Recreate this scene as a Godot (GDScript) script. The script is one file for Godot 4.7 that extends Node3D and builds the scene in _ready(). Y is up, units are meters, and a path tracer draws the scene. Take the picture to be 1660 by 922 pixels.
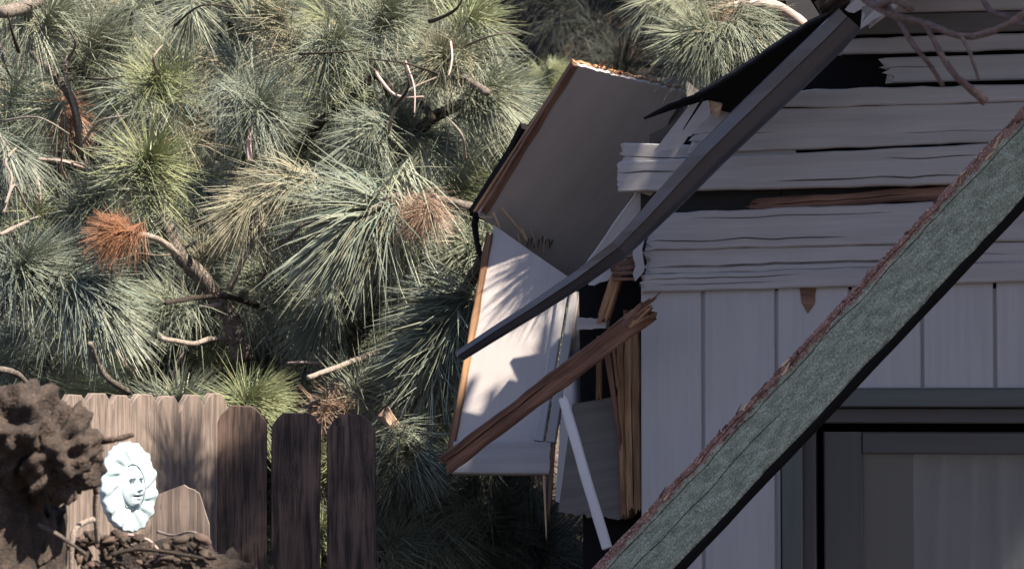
extends Node3D

# ---------------------------------------------------------------- view and sun
const EYE := Vector3(0, 1.65, 0)
const F := 4200.0                       # focal length in pixels of the 1660 x 922 photograph
const PITCH := 2.577
const SUN := Vector3(0.52, 0.8, 0.36)   # towards the sun

var rng := RandomNumberGenerator.new()
var taken := {}
var M := {}
var hw_o: Vector3
var hw_u: Vector3
var hw_n: Vector3
var tufts := {}
var PITCHES := [-75.0, -48.0, -22.0, 5.0, 30.0, 58.0, 84.0]

func _ready():
	rng.seed = 20240611
	var cam := Camera3D.new()
	cam.name = "camera"
	var att := CameraAttributesPhysical.new()
	att.frustum_focal_length = 163.97
	att.exposure_aperture = 13.0
	att.frustum_focus_distance = 7.1
	att.frustum_near = 0.05
	att.frustum_far = 400.0
	cam.attributes = att
	add_child(cam)
	cam.fov = 2.0 * rad_to_deg(atan(461.0 / F))
	cam.near = 0.05
	cam.far = 400.0
	cam.position = EYE
	cam.rotation_degrees = Vector3(PITCH, 0, 0)
	var env := Environment.new()
	env.background_mode = Environment.BG_SKY
	var sm := ProceduralSkyMaterial.new()
	sm.sky_top_color = Color(0.37, 0.445, 0.59)
	sm.sky_horizon_color = Color(0.67, 0.70, 0.75)
	sm.sky_curve = 0.15
	sm.sky_energy_multiplier = 0.85
	sm.ground_energy_multiplier = 0.85
	sm.ground_bottom_color = Color(0.2, 0.17, 0.14)
	sm.ground_horizon_color = Color(0.5, 0.5, 0.5)
	var sky := Sky.new()
	sky.sky_material = sm
	env.sky = sky
	env.tonemap_mode = Environment.TONE_MAPPER_LINEAR
	env.tonemap_exposure = 3.5
	env.sdfgi_enabled = true
	env.ssao_enabled = true
	env.ssil_enabled = true
	var we := WorldEnvironment.new()
	we.environment = env
	add_child(we)
	var sun := DirectionalLight3D.new()
	sun.name = "sun"
	sun.light_energy = 1.35
	sun.light_color = Color(1.0, 0.95, 0.88)
	sun.light_angular_distance = 0.5
	sun.shadow_enabled = true
	add_child(sun)
	sun.look_at_from_position(SUN * 20.0, Vector3.ZERO, Vector3.UP)

	var th := deg_to_rad(12.0)
	hw_u = Vector3(cos(th), 0, sin(th))
	hw_n = Vector3(-sin(th), 0, cos(th))
	hw_o = pt(1035, 475, 7.2)

	make_materials()
	make_tufts()
	build_ground()
	build_house()
	build_fences()
	build_wreckage()
	build_fallen_pine()
	build_roof_pine()
	build_forest()
	build_rootball()
	build_plaque()

# ---------------------------------------------------------------- small helpers
func pt(px: float, py: float, d: float) -> Vector3:
	var p := deg_to_rad(PITCH)
	var up := Vector3(0, cos(p), sin(p))
	var fw := Vector3(0, sin(p), -cos(p))
	return EYE + fw * d + Vector3.RIGHT * ((px - 830.0) / F * d) + up * ((461.0 - py) / F * d)

func hit(px: float, py: float, o: Vector3, n: Vector3) -> Vector3:
	var r := pt(px, py, 1.0) - EYE
	return EYE + r * ((o - EYE).dot(n) / r.dot(n))

func wp(px: float, py: float, off := 0.0) -> Vector3:
	return hit(px, py, hw_o + hw_n * off, hw_n)

func uv_of(p: Vector3) -> Vector2:
	return Vector2((p - hw_o).dot(hw_u), p.y)

func hp(u: float, y: float, off := 0.0) -> Vector3:      # point from house coordinates
	var b := hw_o + hw_u * u + hw_n * off
	return Vector3(b.x, y, b.z)

func numbered(n: String) -> String:
	if not taken.has(n):
		taken[n] = 0
		return n
	taken[n] += 1
	return "%s_%03d" % [n, taken[n]]

func thing(n: String, label: String, cat: String, at: Vector3, group := "") -> Node3D:
	var o := Node3D.new()
	o.name = numbered(n)
	add_child(o)
	o.position = at
	o.set_meta("label", label)
	o.set_meta("category", cat)
	if group:
		o.set_meta("group", group)
	return o

func obj(n: String, mesh: Mesh, mat: Material, parent: Node3D, xf := Transform3D()) -> MeshInstance3D:
	var o := MeshInstance3D.new()
	o.name = n
	o.mesh = mesh
	o.material_override = mat
	parent.add_child(o, true)
	o.global_transform = xf
	return o

func tag(o: Node, label: String, cat: String, group := "") -> void:
	o.set_meta("label", label)
	o.set_meta("category", cat)
	if group:
		o.set_meta("group", group)

func lin(r: float, g: float, b: float) -> Color:
	return Color(r, g, b).linear_to_srgb()

# ---------------------------------------------------------------- materials
func tex(w: int, h: int, f: Callable) -> ImageTexture:
	var im := Image.create(w, h, false, Image.FORMAT_RGB8)
	for y in h:
		for x in w:
			im.set_pixel(x, y, f.call(x, y))
	return ImageTexture.create_from_image(im)

func noise(sd: int, freq: float, oct := 3) -> FastNoiseLite:
	var n := FastNoiseLite.new()
	n.seed = sd
	n.noise_type = FastNoiseLite.TYPE_SIMPLEX_SMOOTH
	n.frequency = freq
	n.fractal_octaves = oct
	return n

# wood: grain runs along u. lo/hi are linear colours
func wood_tex(sd: int, lo: Vector3, hi: Vector3, knots: int, contrast := 1.0, patch := Vector3(-1, 0, 0), patch_at := 2.0) -> ImageTexture:
	var w := 512
	var h := 256
	var a := noise(sd, 0.02)
	var b := noise(sd + 7, 0.05, 2)
	var c := noise(sd + 13, 0.012, 4)
	var r := RandomNumberGenerator.new()
	r.seed = sd
	var kn := []
	for i in knots:
		kn.append(Vector3(r.randf() * w, r.randf() * h, r.randf_range(5, 10)))
	return tex(w, h, func(x, y):
		var mx: float = minf(x, w - x) * 1.0
		var my: float = minf(y, h - y) * 1.0
		var bend := 0.0
		var dark := 0.0
		for k in kn:
			var dx: float = (x - k.x) / 3.0
			var dy: float = y - k.y
			var q: float = sqrt(dx * dx + dy * dy) / k.z
			if q < 4.0:
				bend += signf(dy) * k.z * exp(-q) * 1.2
				dark = maxf(dark, clampf(1.2 - q, 0, 1))
		var g := a.get_noise_2d(mx * 0.22, (my + bend) * 4.0)
		var f := b.get_noise_2d(mx * 0.3, (my + bend) * 9.0)
		var l := c.get_noise_2d(mx, my)
		var v := clampf(0.5 + (g * 0.75 + f * 0.45 + l * 0.35) * contrast, 0, 1)
		if f < -0.42 and contrast > 0.75:
			v *= 0.45
		v *= 1.0 - dark * 0.65
		var col := lo.lerp(hi, v)
		if l + f * 0.3 > patch_at:
			col = patch * (0.7 + v * 0.6)
		return lin(col.x, col.y, col.z))

func plain(c: Color, rough := 0.8, metal := 0.0, spec := 0.5) -> StandardMaterial3D:
	var m := StandardMaterial3D.new()
	m.albedo_color = c
	m.roughness = rough
	m.metallic = metal
	m.metallic_specular = spec
	m.cull_mode = BaseMaterial3D.CULL_DISABLED
	return m

func textured(t: Texture2D, rough := 0.8, relief := 0.08, scale := Vector3(1, 1, 1), tint := Color.WHITE) -> StandardMaterial3D:
	var m := plain(tint, rough)
	m.albedo_texture = t
	m.uv1_scale = scale
	if relief > 0:
		m.heightmap_enabled = true
		m.heightmap_texture = t
		m.heightmap_scale = relief
	return m

func make_materials() -> void:
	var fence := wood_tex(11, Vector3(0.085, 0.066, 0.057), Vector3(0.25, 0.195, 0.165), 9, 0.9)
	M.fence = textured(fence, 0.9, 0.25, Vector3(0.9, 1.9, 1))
	M.fence_dark = textured(wood_tex(12, Vector3(0.022, 0.016, 0.014), Vector3(0.14, 0.09, 0.07), 12, 1.1), 0.9, 0.25, Vector3(0.9, 1.9, 1))  # darker copy of the fence wood, with the right section's shade in its colour
	var raw := wood_tex(21, Vector3(0.13, 0.062, 0.03), Vector3(0.38, 0.215, 0.105), 5, 0.9)
	M.raw = textured(raw, 0.75, 0.12, Vector3(0.8, 2.0, 1))
	M.raw_pale = textured(wood_tex(22, Vector3(0.38, 0.25, 0.15), Vector3(0.66, 0.47, 0.3), 3, 0.8), 0.75, 0.12, Vector3(0.8, 2.0, 1))
	M.raw_red = textured(wood_tex(23, Vector3(0.075, 0.034, 0.022), Vector3(0.22, 0.115, 0.075), 7, 1.0), 0.8, 0.15, Vector3(0.8, 2.0, 1))
	M.torn = textured(raw, 0.8, 0.1, Vector3(2, 3, 1), Color(1.0, 0.7, 0.5))
	# painted timber: off-white coat with streaks and small worn patches of bare wood
	M.paint = textured(wood_tex(31, Vector3(0.32, 0.305, 0.31), Vector3(0.40, 0.38, 0.385), 0, 0.5), 0.6, 0.04, Vector3(0.6, 1.4, 1))
	M.lap = textured(wood_tex(32, Vector3(0.29, 0.27, 0.265), Vector3(0.38, 0.355, 0.35), 0, 0.7), 0.65, 0.06, Vector3(0.6, 1.4, 1))
	M.soffit = textured(wood_tex(33, Vector3(0.36, 0.325, 0.315), Vector3(0.43, 0.395, 0.385), 0, 0.5), 0.7, 0.04, Vector3(0.6, 0.6, 1))
	M.sheet = textured(wood_tex(34, Vector3(0.48, 0.44, 0.43), Vector3(0.58, 0.54, 0.53), 2, 0.5), 0.7, 0.04, Vector3(0.6, 0.9, 1))
	M.trim = textured(wood_tex(35, Vector3(0.062, 0.068, 0.066), Vector3(0.085, 0.092, 0.088), 0, 0.5), 0.5, 0.03, Vector3(0.6, 1.4, 1))
	M.sash = textured(wood_tex(36, Vector3(0.045, 0.04, 0.041), Vector3(0.065, 0.057, 0.059), 0, 0.5), 0.5, 0.03, Vector3(0.6, 1.4, 1))
	M.dim = plain(lin(0.02, 0.018, 0.018), 0.95)
	M.room = plain(lin(0.05, 0.047, 0.05), 0.9)
	M.grey_sheet = textured(wood_tex(37, Vector3(0.09, 0.083, 0.08), Vector3(0.14, 0.128, 0.122), 2, 0.7), 0.8, 0.05, Vector3(0.6, 1.4, 1))
	M.felt = plain(lin(0.012, 0.011, 0.012), 0.95, 0.0, 0.15)  # roofing felt; the same black serves the added dark sheets
	var n1 := noise(41, 0.05, 4)
	var n2 := noise(42, 0.22, 2)
	M.shingle = textured(tex(256, 256, func(x, y):
		var v: float = 0.045 + 0.02 * n1.get_noise_2d(x, y) + 0.03 * n2.get_noise_2d(x * 2, y * 2)
		return lin(v, v * 0.95, v * 0.92)), 0.95, 0.15, Vector3(2, 2, 1))
	# leaning timber: grey-green stain over rough sawn wood, worn to reddish wood along the upper edge (v = 0)
	var b1 := noise(51, 0.03, 4)
	var b2 := noise(52, 0.16, 3)
	var b3 := noise(53, 0.03, 3)
	M.beam = textured(tex(1024, 256, func(x, y):
		var s := b1.get_noise_2d(x * 0.5, y * 0.9)
		var f := b2.get_noise_2d(x * 0.7 + y * 0.6, y * 0.8 - x * 0.2)
		var g := b2.get_noise_2d(x * 0.12 + 400.0, y * 1.6)
		var e := b3.get_noise_2d(x * 0.8, 3.0) * 0.5 + b2.get_noise_2d(x * 0.5, y * 0.7) * 0.35
		var v := clampf(0.5 + 0.4 * s + 0.8 * f + 0.4 * g, 0, 1.2)
		var c := Vector3(0.115, 0.125, 0.088).lerp(Vector3(0.36, 0.385, 0.285), v)
		if f + s * 0.5 > 0.46:
			c = Vector3(0.42, 0.44, 0.37)
		elif g < -0.45:
			c *= 0.7
		var t: float = y / 256.0
		if t < 0.15 + e * 0.14:
			c = Vector3(0.13, 0.06, 0.045).lerp(Vector3(0.33, 0.18, 0.14), clampf(0.5 + f + s * 0.5, 0, 1))
			if f > 0.42:
				c = Vector3(0.62, 0.5, 0.45)
		return lin(c.x, c.y, c.z)), 0.8, 0.3, Vector3(1, 1, 1))
	var k1 := noise(61, 0.03, 4)
	var k2 := noise(62, 0.1, 2)
	var bark := tex(256, 256, func(x, y):
		var mx: float = minf(x, 256 - x)
		var g := k1.get_noise_2d(mx * 2.2, y * 0.8) + 0.5 * k2.get_noise_2d(mx * 1.5, y)
		var v := clampf(0.5 + g, 0, 1)
		return lin(lerpf(0.05, 0.27, v), lerpf(0.042, 0.225, v), lerpf(0.038, 0.19, v)))
	M.bark = textured(bark, 0.9, 0.5, Vector3(2, 3, 1))
	M.bark_dark = textured(bark, 0.9, 0.5, Vector3(2, 3, 1), Color(0.6, 0.56, 0.53))
	M.bark_pale = textured(bark, 0.85, 0.3, Vector3(2, 3, 1), Color(1.45, 1.35, 1.28))
	M.bark_pale.albedo_color = Color(1, 1, 1)
	M.twig_pale = textured(bark, 0.85, 0.2, Vector3(2, 3, 1), Color(1, 1, 1))
	M.twig_pale.albedo_texture = wood_tex(64, Vector3(0.14, 0.115, 0.1), Vector3(0.38, 0.32, 0.27), 6, 1.2)
	M.twig_pink = plain(lin(0.42, 0.31, 0.28), 0.85)
	M.twig_dim = textured(bark, 0.95, 0.3, Vector3(2, 3, 1), Color(1.0, 0.9, 0.9))
	M.grain_pale = textured(wood_tex(65, Vector3(0.16, 0.1, 0.07), Vector3(0.5, 0.36, 0.26), 4, 1.3), 0.85, 0.2, Vector3(2, 3, 1))
	M.glass = plain(Color(0.8, 0.85, 0.85, 0.06), 0.02)
	M.glass.transparency = BaseMaterial3D.TRANSPARENCY_ALPHA
	M.curtain = plain(lin(0.1, 0.097, 0.115), 0.9)
	M.curtain.backlight_enabled = true
	M.curtain.backlight = Color(0.2, 0.2, 0.22)
	M.metal = plain(lin(0.095, 0.09, 0.1), 0.33, 0.3)
	var s1 := noise(71, 0.02, 4)
	var s2 := noise(72, 0.12, 3)
	var soil := tex(512, 512, func(x, y):
		var mx: float = minf(x, 512 - x)
		var my: float = minf(y, 512 - y)
		var v := clampf(0.45 + 0.6 * s1.get_noise_2d(mx, my) + 0.55 * s2.get_noise_2d(mx * 1.4, my * 1.4), 0, 1)
		var c := Vector3(0.01, 0.007, 0.006).lerp(Vector3(0.10, 0.068, 0.052), v * v)
		return lin(c.x, c.y, c.z))
	M.soil = textured(soil, 0.95, 1.2, Vector3(1.6, 1.6, 1.6))
	M.soil.uv1_triplanar = true
	M.ground = textured(soil, 0.95, 1.0, Vector3(0.6, 0.6, 0.6))
	M.ground.uv1_triplanar = true
	M.plaque = plain(lin(0.40, 0.50, 0.54), 0.6)
	M.plaque_ink = plain(lin(0.06, 0.08, 0.1), 0.6)
	for k in [["green", 0.29, 0.31, 0.23], ["blue", 0.25, 0.28, 0.23], ["yellow", 0.30, 0.325, 0.18], ["straw", 0.35, 0.325, 0.235], ["tan", 0.36, 0.25, 0.185], ["rust", 0.33, 0.165, 0.095], ["deep_shade", 0.095, 0.105, 0.078], ["far", 0.045, 0.05, 0.04]]:  # last two are darker copies with shade put into the needle colour
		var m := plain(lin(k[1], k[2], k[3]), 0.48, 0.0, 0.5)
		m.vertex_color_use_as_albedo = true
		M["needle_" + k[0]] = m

# ---------------------------------------------------------------- shape builders
func tri(st: SurfaceTool, a: Vector3, b: Vector3, c: Vector3, ua := Vector2.ZERO, ub := Vector2.ZERO, uc := Vector2.ZERO) -> void:
	st.set_uv(ua)
	st.add_vertex(a)
	st.set_uv(ub)
	st.add_vertex(b)
	st.set_uv(uc)
	st.add_vertex(c)

func start(smooth := false) -> SurfaceTool:
	var st := SurfaceTool.new()
	st.begin(Mesh.PRIMITIVE_TRIANGLES)
	st.set_smooth_group(0 if smooth else -1)
	return st

func finish(st: SurfaceTool) -> ArrayMesh:
	st.generate_normals()
	return st.commit()

# a board: x along 0..L, y across -W/2..W/2, front at z = 0, back at -T
# cracks: [s0, s1, t(0..1 from the bottom), depth, half width]
func board(L: float, W: float, T: float, o := {}) -> ArrayMesh:
	var r := RandomNumberGenerator.new()
	r.seed = o.get("seed", 1)
	var nz := noise(int(o.get("seed", 1)) * 31 + 5, 1.0, 3)
	var nx: int = o.get("nx", maxi(2, int(L / 0.04)))
	var bev: float = o.get("bevel", minf(0.004, T * 0.2))
	var jag0: float = o.get("jag0", 0.0)
	var jag1: float = o.get("jag1", 0.0)
	var edge: float = o.get("edge", 0.0)
	var cracks: Array = o.get("cracks", [])
	var bow: float = o.get("bow", 0.0)
	var taper: float = o.get("taper", 1.0)
	var cols := []
	for c in cracks:
		for k in [-1, 0, 1]:
			cols.append({"t": c[2], "k": k, "c": c})
	var extra: int = o.get("cols", 9 if jag0 + jag1 > 0.0 else 0)
	for i in extra:
		var t := (i + 1.0) / (extra + 1.0)
		var ok := true
		for c in cracks:
			if absf(c[2] - t) < 0.09:
				ok = false
		if ok:
			cols.append({"t": t, "k": 0, "c": null})
	cols.sort_custom(func(a, b): return a.t + a.k * 0.001 < b.t + b.k * 0.001)
	var nj := cols.size() + 6
	var j0 := []
	var j1 := []
	for j in nj:
		j0.append(r.randf() * jag0)
		j1.append(r.randf() * jag1)
	var ou := r.randf() * 3.0
	var ov: float = o.get("v", r.randf() * 3.0)
	var rings := []
	for i in nx + 1:
		var x := L * i / nx
		var w := W * lerpf(1.0, taper, float(i) / nx)
		var e0 := edge * nz.get_noise_2d(x * 9.0, 1.0)
		var e1 := edge * nz.get_noise_2d(x * 9.0, 9.0)
		var zb := bow * sin(PI * i / nx)
		var lo := -w / 2 + e0
		var hi := w / 2 + e1
		var ring := [Vector3(x, lo, -T), Vector3(x, lo, -bev), Vector3(x, lo + bev, 0)]
		for q in cols:
			var y := lerpf(lo, hi, q.t)
			var z := 0.0
			if q.c != null:
				var s := x / L
				y += nz.get_noise_2d(x * 6.0, q.t * 40.0) * w * 0.05
				var env := 0.0
				if s > q.c[0] and s < q.c[1]:
					env = minf(1.0, minf((s - q.c[0]) * L / 0.06, (q.c[1] - s) * L / 0.06))
				y += q.k * q.c[4] * maxf(env, 0.25)
				if q.k == 0:
					z = -q.c[3] * env * (0.75 + 0.5 * nz.get_noise_2d(x * 20.0, 77.0))
			ring.append(Vector3(x, y, z))
		ring.append_array([Vector3(x, hi - bev, 0), Vector3(x, hi, -bev), Vector3(x, hi, -T)])
		for j in ring.size():
			if i == 0:
				ring[j].x += j0[j]
			elif i == nx:
				ring[j].x -= j1[j]
			ring[j].z += zb
		rings.append(ring)
	var st := start()
	var uvf := func(p: Vector3, side: int) -> Vector2:
		return Vector2(p.x + ou, clampf((W / 2 - p.y) / W, 0.02, 0.93) if o.get("fit", false) else p.y + ov + side * (0.02 - p.z))
	for i in nx:
		var a: Array = rings[i]
		var b: Array = rings[i + 1]
		for j in a.size():
			var k: int = (j + 1) % a.size()
			var sd := 1 if (j == 0 or j >= a.size() - 2) else 0
			tri(st, a[j], a[k], b[k], uvf.call(a[j], sd), uvf.call(a[k], sd), uvf.call(b[k], sd))
			tri(st, a[j], b[k], b[j], uvf.call(a[j], sd), uvf.call(b[k], sd), uvf.call(b[j], sd))
	for e in [0, nx]:
		var a: Array = rings[e]
		var c := Vector3.ZERO
		for p in a:
			c += p / a.size()
		c.z = -T * 0.5 + a[0].z + T
		for j in a.size():
			var k: int = (j + 1) % a.size()
			var u0 := Vector2(a[j].y, a[j].z) * 2.0
			var u1 := Vector2(a[k].y, a[k].z) * 2.0
			if e == 0:
				tri(st, a[k], a[j], c, u1, u0, Vector2.ZERO)
			else:
				tri(st, a[j], a[k], c, u0, u1, Vector2.ZERO)
	return finish(st)

# a board from A to B (middle of its front face), facing along `face`
func bar(n: String, A: Vector3, B: Vector3, W: float, T: float, face: Vector3, mat: Material, parent: Node3D, o := {}) -> MeshInstance3D:
	var x := (B - A).normalized()
	var z := (face - x * face.dot(x)).normalized()
	var y := z.cross(x)
	return obj(n, board(A.distance_to(B), W, T, o), mat, parent, Transform3D(Basis(x, y, z), A))

# a flat piece with a traced outline; `jag` = how ragged the edges listed in `torn` are
func plate(n: String, pts: Array, T: float, mat: Material, parent: Node3D, o := {}) -> MeshInstance3D:
	var r := RandomNumberGenerator.new()
	r.seed = o.get("seed", 3)
	var nrm := Vector3.ZERO
	for i in pts.size():
		var a: Vector3 = pts[i]
		var b: Vector3 = pts[(i + 1) % pts.size()]
		nrm += (a - pts[0]).cross(b - pts[0])
	nrm = nrm.normalized()
	if nrm.dot(EYE - pts[0]) < 0:
		nrm = -nrm
	var x: Vector3 = o.get("along", pts[1] - pts[0])
	x = (x - nrm * x.dot(nrm)).normalized()
	var y := nrm.cross(x)
	var xf := Transform3D(Basis(x, y, nrm), pts[0])
	var inv := xf.affine_inverse()
	var poly := PackedVector2Array()
	var torn: Array = o.get("torn", [])
	var jag: float = o.get("jag", 0.0)
	var step: float = o.get("step", 0.012)
	for i in pts.size():
		var a: Vector3 = inv * pts[i]
		var b: Vector3 = inv * pts[(i + 1) % pts.size()]
		var p := Vector2(a.x, a.y)
		var q := Vector2(b.x, b.y)
		poly.append(p)
		if i in torn:
			var m := int(p.distance_to(q) / step)
			var side := (q - p).normalized().orthogonal()
			for k in range(1, m):
				poly.append(p.lerp(q, (k + r.randf_range(-0.3, 0.3)) / m) + side * r.randf_range(-jag, jag))
	if Geometry2D.is_polygon_clockwise(poly):
		poly.reverse()
	var idx := Geometry2D.triangulate_polygon(poly)
	var st := start()
	var off := Vector2(r.randf(), r.randf()) * 2.0
	for k in range(0, idx.size(), 3):
		var v := []
		var w := []
		var u := []
		for e in 3:
			var p := poly[idx[k + e]]
			v.append(Vector3(p.x, p.y, 0))
			w.append(Vector3(p.x, p.y, -T))
			u.append(p + off)
		if (v[1] - v[0]).cross(v[2] - v[0]).z > 0:
			tri(st, v[0], v[2], v[1], u[0], u[2], u[1])
			tri(st, w[0], w[1], w[2], u[0], u[1], u[2])
		else:
			tri(st, v[0], v[1], v[2], u[0], u[1], u[2])
			tri(st, w[0], w[2], w[1], u[0], u[2], u[1])
	for i in poly.size():
		var p := poly[i]
		var q := poly[(i + 1) % poly.size()]
		var a := Vector3(p.x, p.y, 0)
		var b := Vector3(q.x, q.y, 0)
		var d := Vector3(0, 0, -T)
		tri(st, a, b, b + d, p + off, q + off, q + off + Vector2(0, T))
		tri(st, a, b + d, a + d, p + off, q + off + Vector2(0, T), p + off + Vector2(0, T))
	return obj(n, finish(st), mat, parent, xf)

func spline(p: Array, m: int) -> Array:
	var out := []
	for i in p.size() - 1:
		var a: Vector3 = p[maxi(i - 1, 0)]
		var b: Vector3 = p[i]
		var c: Vector3 = p[i + 1]
		var d: Vector3 = p[mini(i + 2, p.size() - 1)]
		for k in m:
			out.append(b.cubic_interpolate(c, a, d, float(k) / m))
	out.append(p[-1])
	return out

func tube(path: Array, r0: float, r1: float, sides := 7, m := 4, rough := 0.14, sd := 1) -> ArrayMesh:
	var p := spline(path, m)
	var nz := noise(sd, 1.0, 2)
	var st := start(true)
	var rings := []
	var dist := 0.0
	var side := Vector3.ZERO
	for i in p.size():
		var d: Vector3 = (p[mini(i + 1, p.size() - 1)] - p[maxi(i - 1, 0)]).normalized()
		if side == Vector3.ZERO:
			side = d.cross(Vector3.UP if absf(d.y) < 0.9 else Vector3.RIGHT).normalized()
		side = (side - d * side.dot(d)).normalized()
		var o := d.cross(side)
		if i:
			dist += p[i].distance_to(p[i - 1])
		var rad := lerpf(r0, r1, float(i) / (p.size() - 1))
		var ring := []
		for k in sides:
			var an := TAU * k / sides
			var q := rad * (1.0 + rough * 2.0 * nz.get_noise_3d(cos(an) * 1.5, sin(an) * 1.5, dist * 30.0))
			ring.append([p[i] + (side * cos(an) + o * sin(an)) * q, Vector2(float(k) / sides, dist * 3.0)])
		rings.append(ring)
	for i in rings.size() - 1:
		for k in sides:
			var l := (k + 1) % sides
			var a = rings[i][k]
			var b = rings[i][l]
			var c = rings[i + 1][l]
			var e = rings[i + 1][k]
			var ub := Vector2(float(k + 1) / sides, b[1].y)
			var uc := Vector2(float(k + 1) / sides, c[1].y)
			tri(st, a[0], b[0], c[0], a[1], ub, uc)
			tri(st, a[0], c[0], e[0], a[1], uc, e[1])
	for e in [0, rings.size() - 1]:
		var c: Vector3 = p[0] if e == 0 else p[-1]
		for k in sides:
			var a: Vector3 = rings[e][k][0]
			var b: Vector3 = rings[e][(k + 1) % sides][0]
			if e == 0:
				tri(st, b, a, c)
			else:
				tri(st, a, b, c)
	return finish(st)

func limb(n: String, px: Array, w0: float, w1: float, mat: Material, parent: Node3D, sd := 1, sides := 8) -> MeshInstance3D:
	var p := []
	for a in px:
		p.append(pt(a[0], a[1], a[2]))
	var k: float = px[0][2] / F
	return obj(n, tube(p, w0 * k * 0.5, w1 * k * 0.5, sides, 5, 0.16, sd), mat, parent)

func lump(rad: Vector3, amp: float, sd: int, nu := 18, nv := 10, freq := 1.6, sq := 1.0) -> ArrayMesh:
	var nz := noise(sd, freq, 4)
	var st := start(true)
	var g := []
	for j in nv + 1:
		var row := []
		for i in nu + 1:
			var a := TAU * (i % nu) / nu
			var b := PI * j / nv
			var d := Vector3(sin(b) * cos(a), cos(b), sin(b) * sin(a))
			var s := 1.0 + amp * (nz.get_noise_3dv(d * 1.2) * 1.3 + 0.35 * absf(nz.get_noise_3dv(d * rad * 16.0 / freq + Vector3(5, 1, 2))) / maxf(rad.length(), 0.2) * 0.4)
			row.append(d * rad * s * Vector3(pow(maxf(sin(b), 0.001), sq - 1.0), 1, pow(maxf(sin(b), 0.001), sq - 1.0)))
		g.append(row)
	for j in nv:
		for i in nu:
			tri(st, g[j][i], g[j][i + 1], g[j + 1][i + 1])
			tri(st, g[j][i], g[j + 1][i + 1], g[j + 1][i])
	return finish(st)

# ---------------------------------------------------------------- pine tufts
func needle(st: SurfaceTool, p: Vector3, d: Vector3, L: float, w: float, g: float, c: Color) -> void:
	var s := d.cross(Vector3.UP)
	if s.length() < 0.1:
		s = d.cross(Vector3.RIGHT)
	s = s.normalized()
	var t := d.cross(s)
	var prev := []
	for i in 3:
		var f := i / 2.0
		var q := p + d * L * f + Vector3(0, -g * f * f, 0)
		var ww: float = w * [0.8, 1.0, 0.25][i]
		var ring := []
		for k in 3:
			var a := TAU * k / 3.0
			ring.append(q + (s * cos(a) + t * sin(a)) * ww)
		if i:
			for k in 3:
				var l := (k + 1) % 3
				for v in [prev[k], prev[l], ring[l], prev[k], ring[l], ring[k]]:
					st.set_color(c)
					st.add_vertex(v)
		prev = ring

func make_tufts() -> void:
	for i in PITCHES.size():
		for v in 3:
			var r := RandomNumberGenerator.new()
			r.seed = 1000 + i * 10 + v
			var a := deg_to_rad(PITCHES[i])
			var ax := Vector3(cos(a), sin(a), 0)
			var s := Vector3(0, 0, 1)
			var t := ax.cross(s)
			var st := start()
			var n: int = [270, 210, 170][v]
			var lean := r.randf() * TAU
			var sway := Vector3(r.randfn(0, 0.14), r.randfn(-0.05, 0.1), r.randfn(0, 0.14))
			for k in n:
				var back := r.randf()
				var pol := deg_to_rad(lerpf(8.0, [78.0, 84.0, 95.0][v], pow(r.randf(), 0.75))) * lerpf(0.8, 1.1, back)
				var az := r.randf() * TAU
				if v == 1:
					az = lerpf(0.0, PI, r.randf()) + r.randfn(0, 0.5)
				elif r.randf() < 0.45:
					az = lean + r.randfn(0, 0.7)
				var d := (ax * cos(pol) + (s * cos(az) + t * sin(az)) * sin(pol) + sway).normalized()
				var L := 0.2 * r.randf_range(0.72, 1.12)
				var c := r.randf_range(0.5, 1.3)
				var col := Color(c, c, c)
				if r.randf() < 0.13:
					col = Color(c * 1.7, c * 1.35, c * 1.25)
				elif r.randf() < 0.2:
					col = Color(c * 0.85, c, c * 1.05)
				needle(st, -ax * back * [0.09, 0.17, 0.13][v], d, L, r.randf_range(0.0009, 0.0017), L * r.randf_range(0.03, 0.34), col)
			# the twig that carries the needles
			var prev := []
			for q in 3:
				var ring := []
				for k in 5:
					var an := TAU * k / 5.0
					ring.append(ax * lerpf(-0.085, 0.012, q / 2.0) + (s * cos(an) + t * sin(an)) * [0.0055, 0.005, 0.004][q])
				if q:
					for k in 5:
						var l := (k + 1) % 5
						for vv in [prev[k], prev[l], ring[l], prev[k], ring[l], ring[k]]:
							st.set_color(Color(1.5, 0.8, 0.8))
							st.add_vertex(vv)
				prev = ring
			tufts[i * 3 + v] = finish(st)

func tuft_xf(p: Vector3, ax: Vector3, sc: float) -> Array:
	ax = ax.normalized()
	var pit := rad_to_deg(asin(clampf(ax.y, -1, 1)))
	var best := 0
	for i in PITCHES.size():
		if absf(PITCHES[i] - pit) < absf(PITCHES[best] - pit):
			best = i
	var yaw := atan2(-ax.z, ax.x)
	return [best, Transform3D(Basis(Vector3.UP, yaw).scaled(Vector3.ONE * sc), p)]

func tuft(parent: Node3D, p: Vector3, ax: Vector3, sc: float, mat: String, v := 0) -> MeshInstance3D:
	var q := tuft_xf(p, ax, sc)
	return obj("needle_tuft", tufts[q[0] * 3 + v], M["needle_" + mat], parent, q[1])

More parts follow.
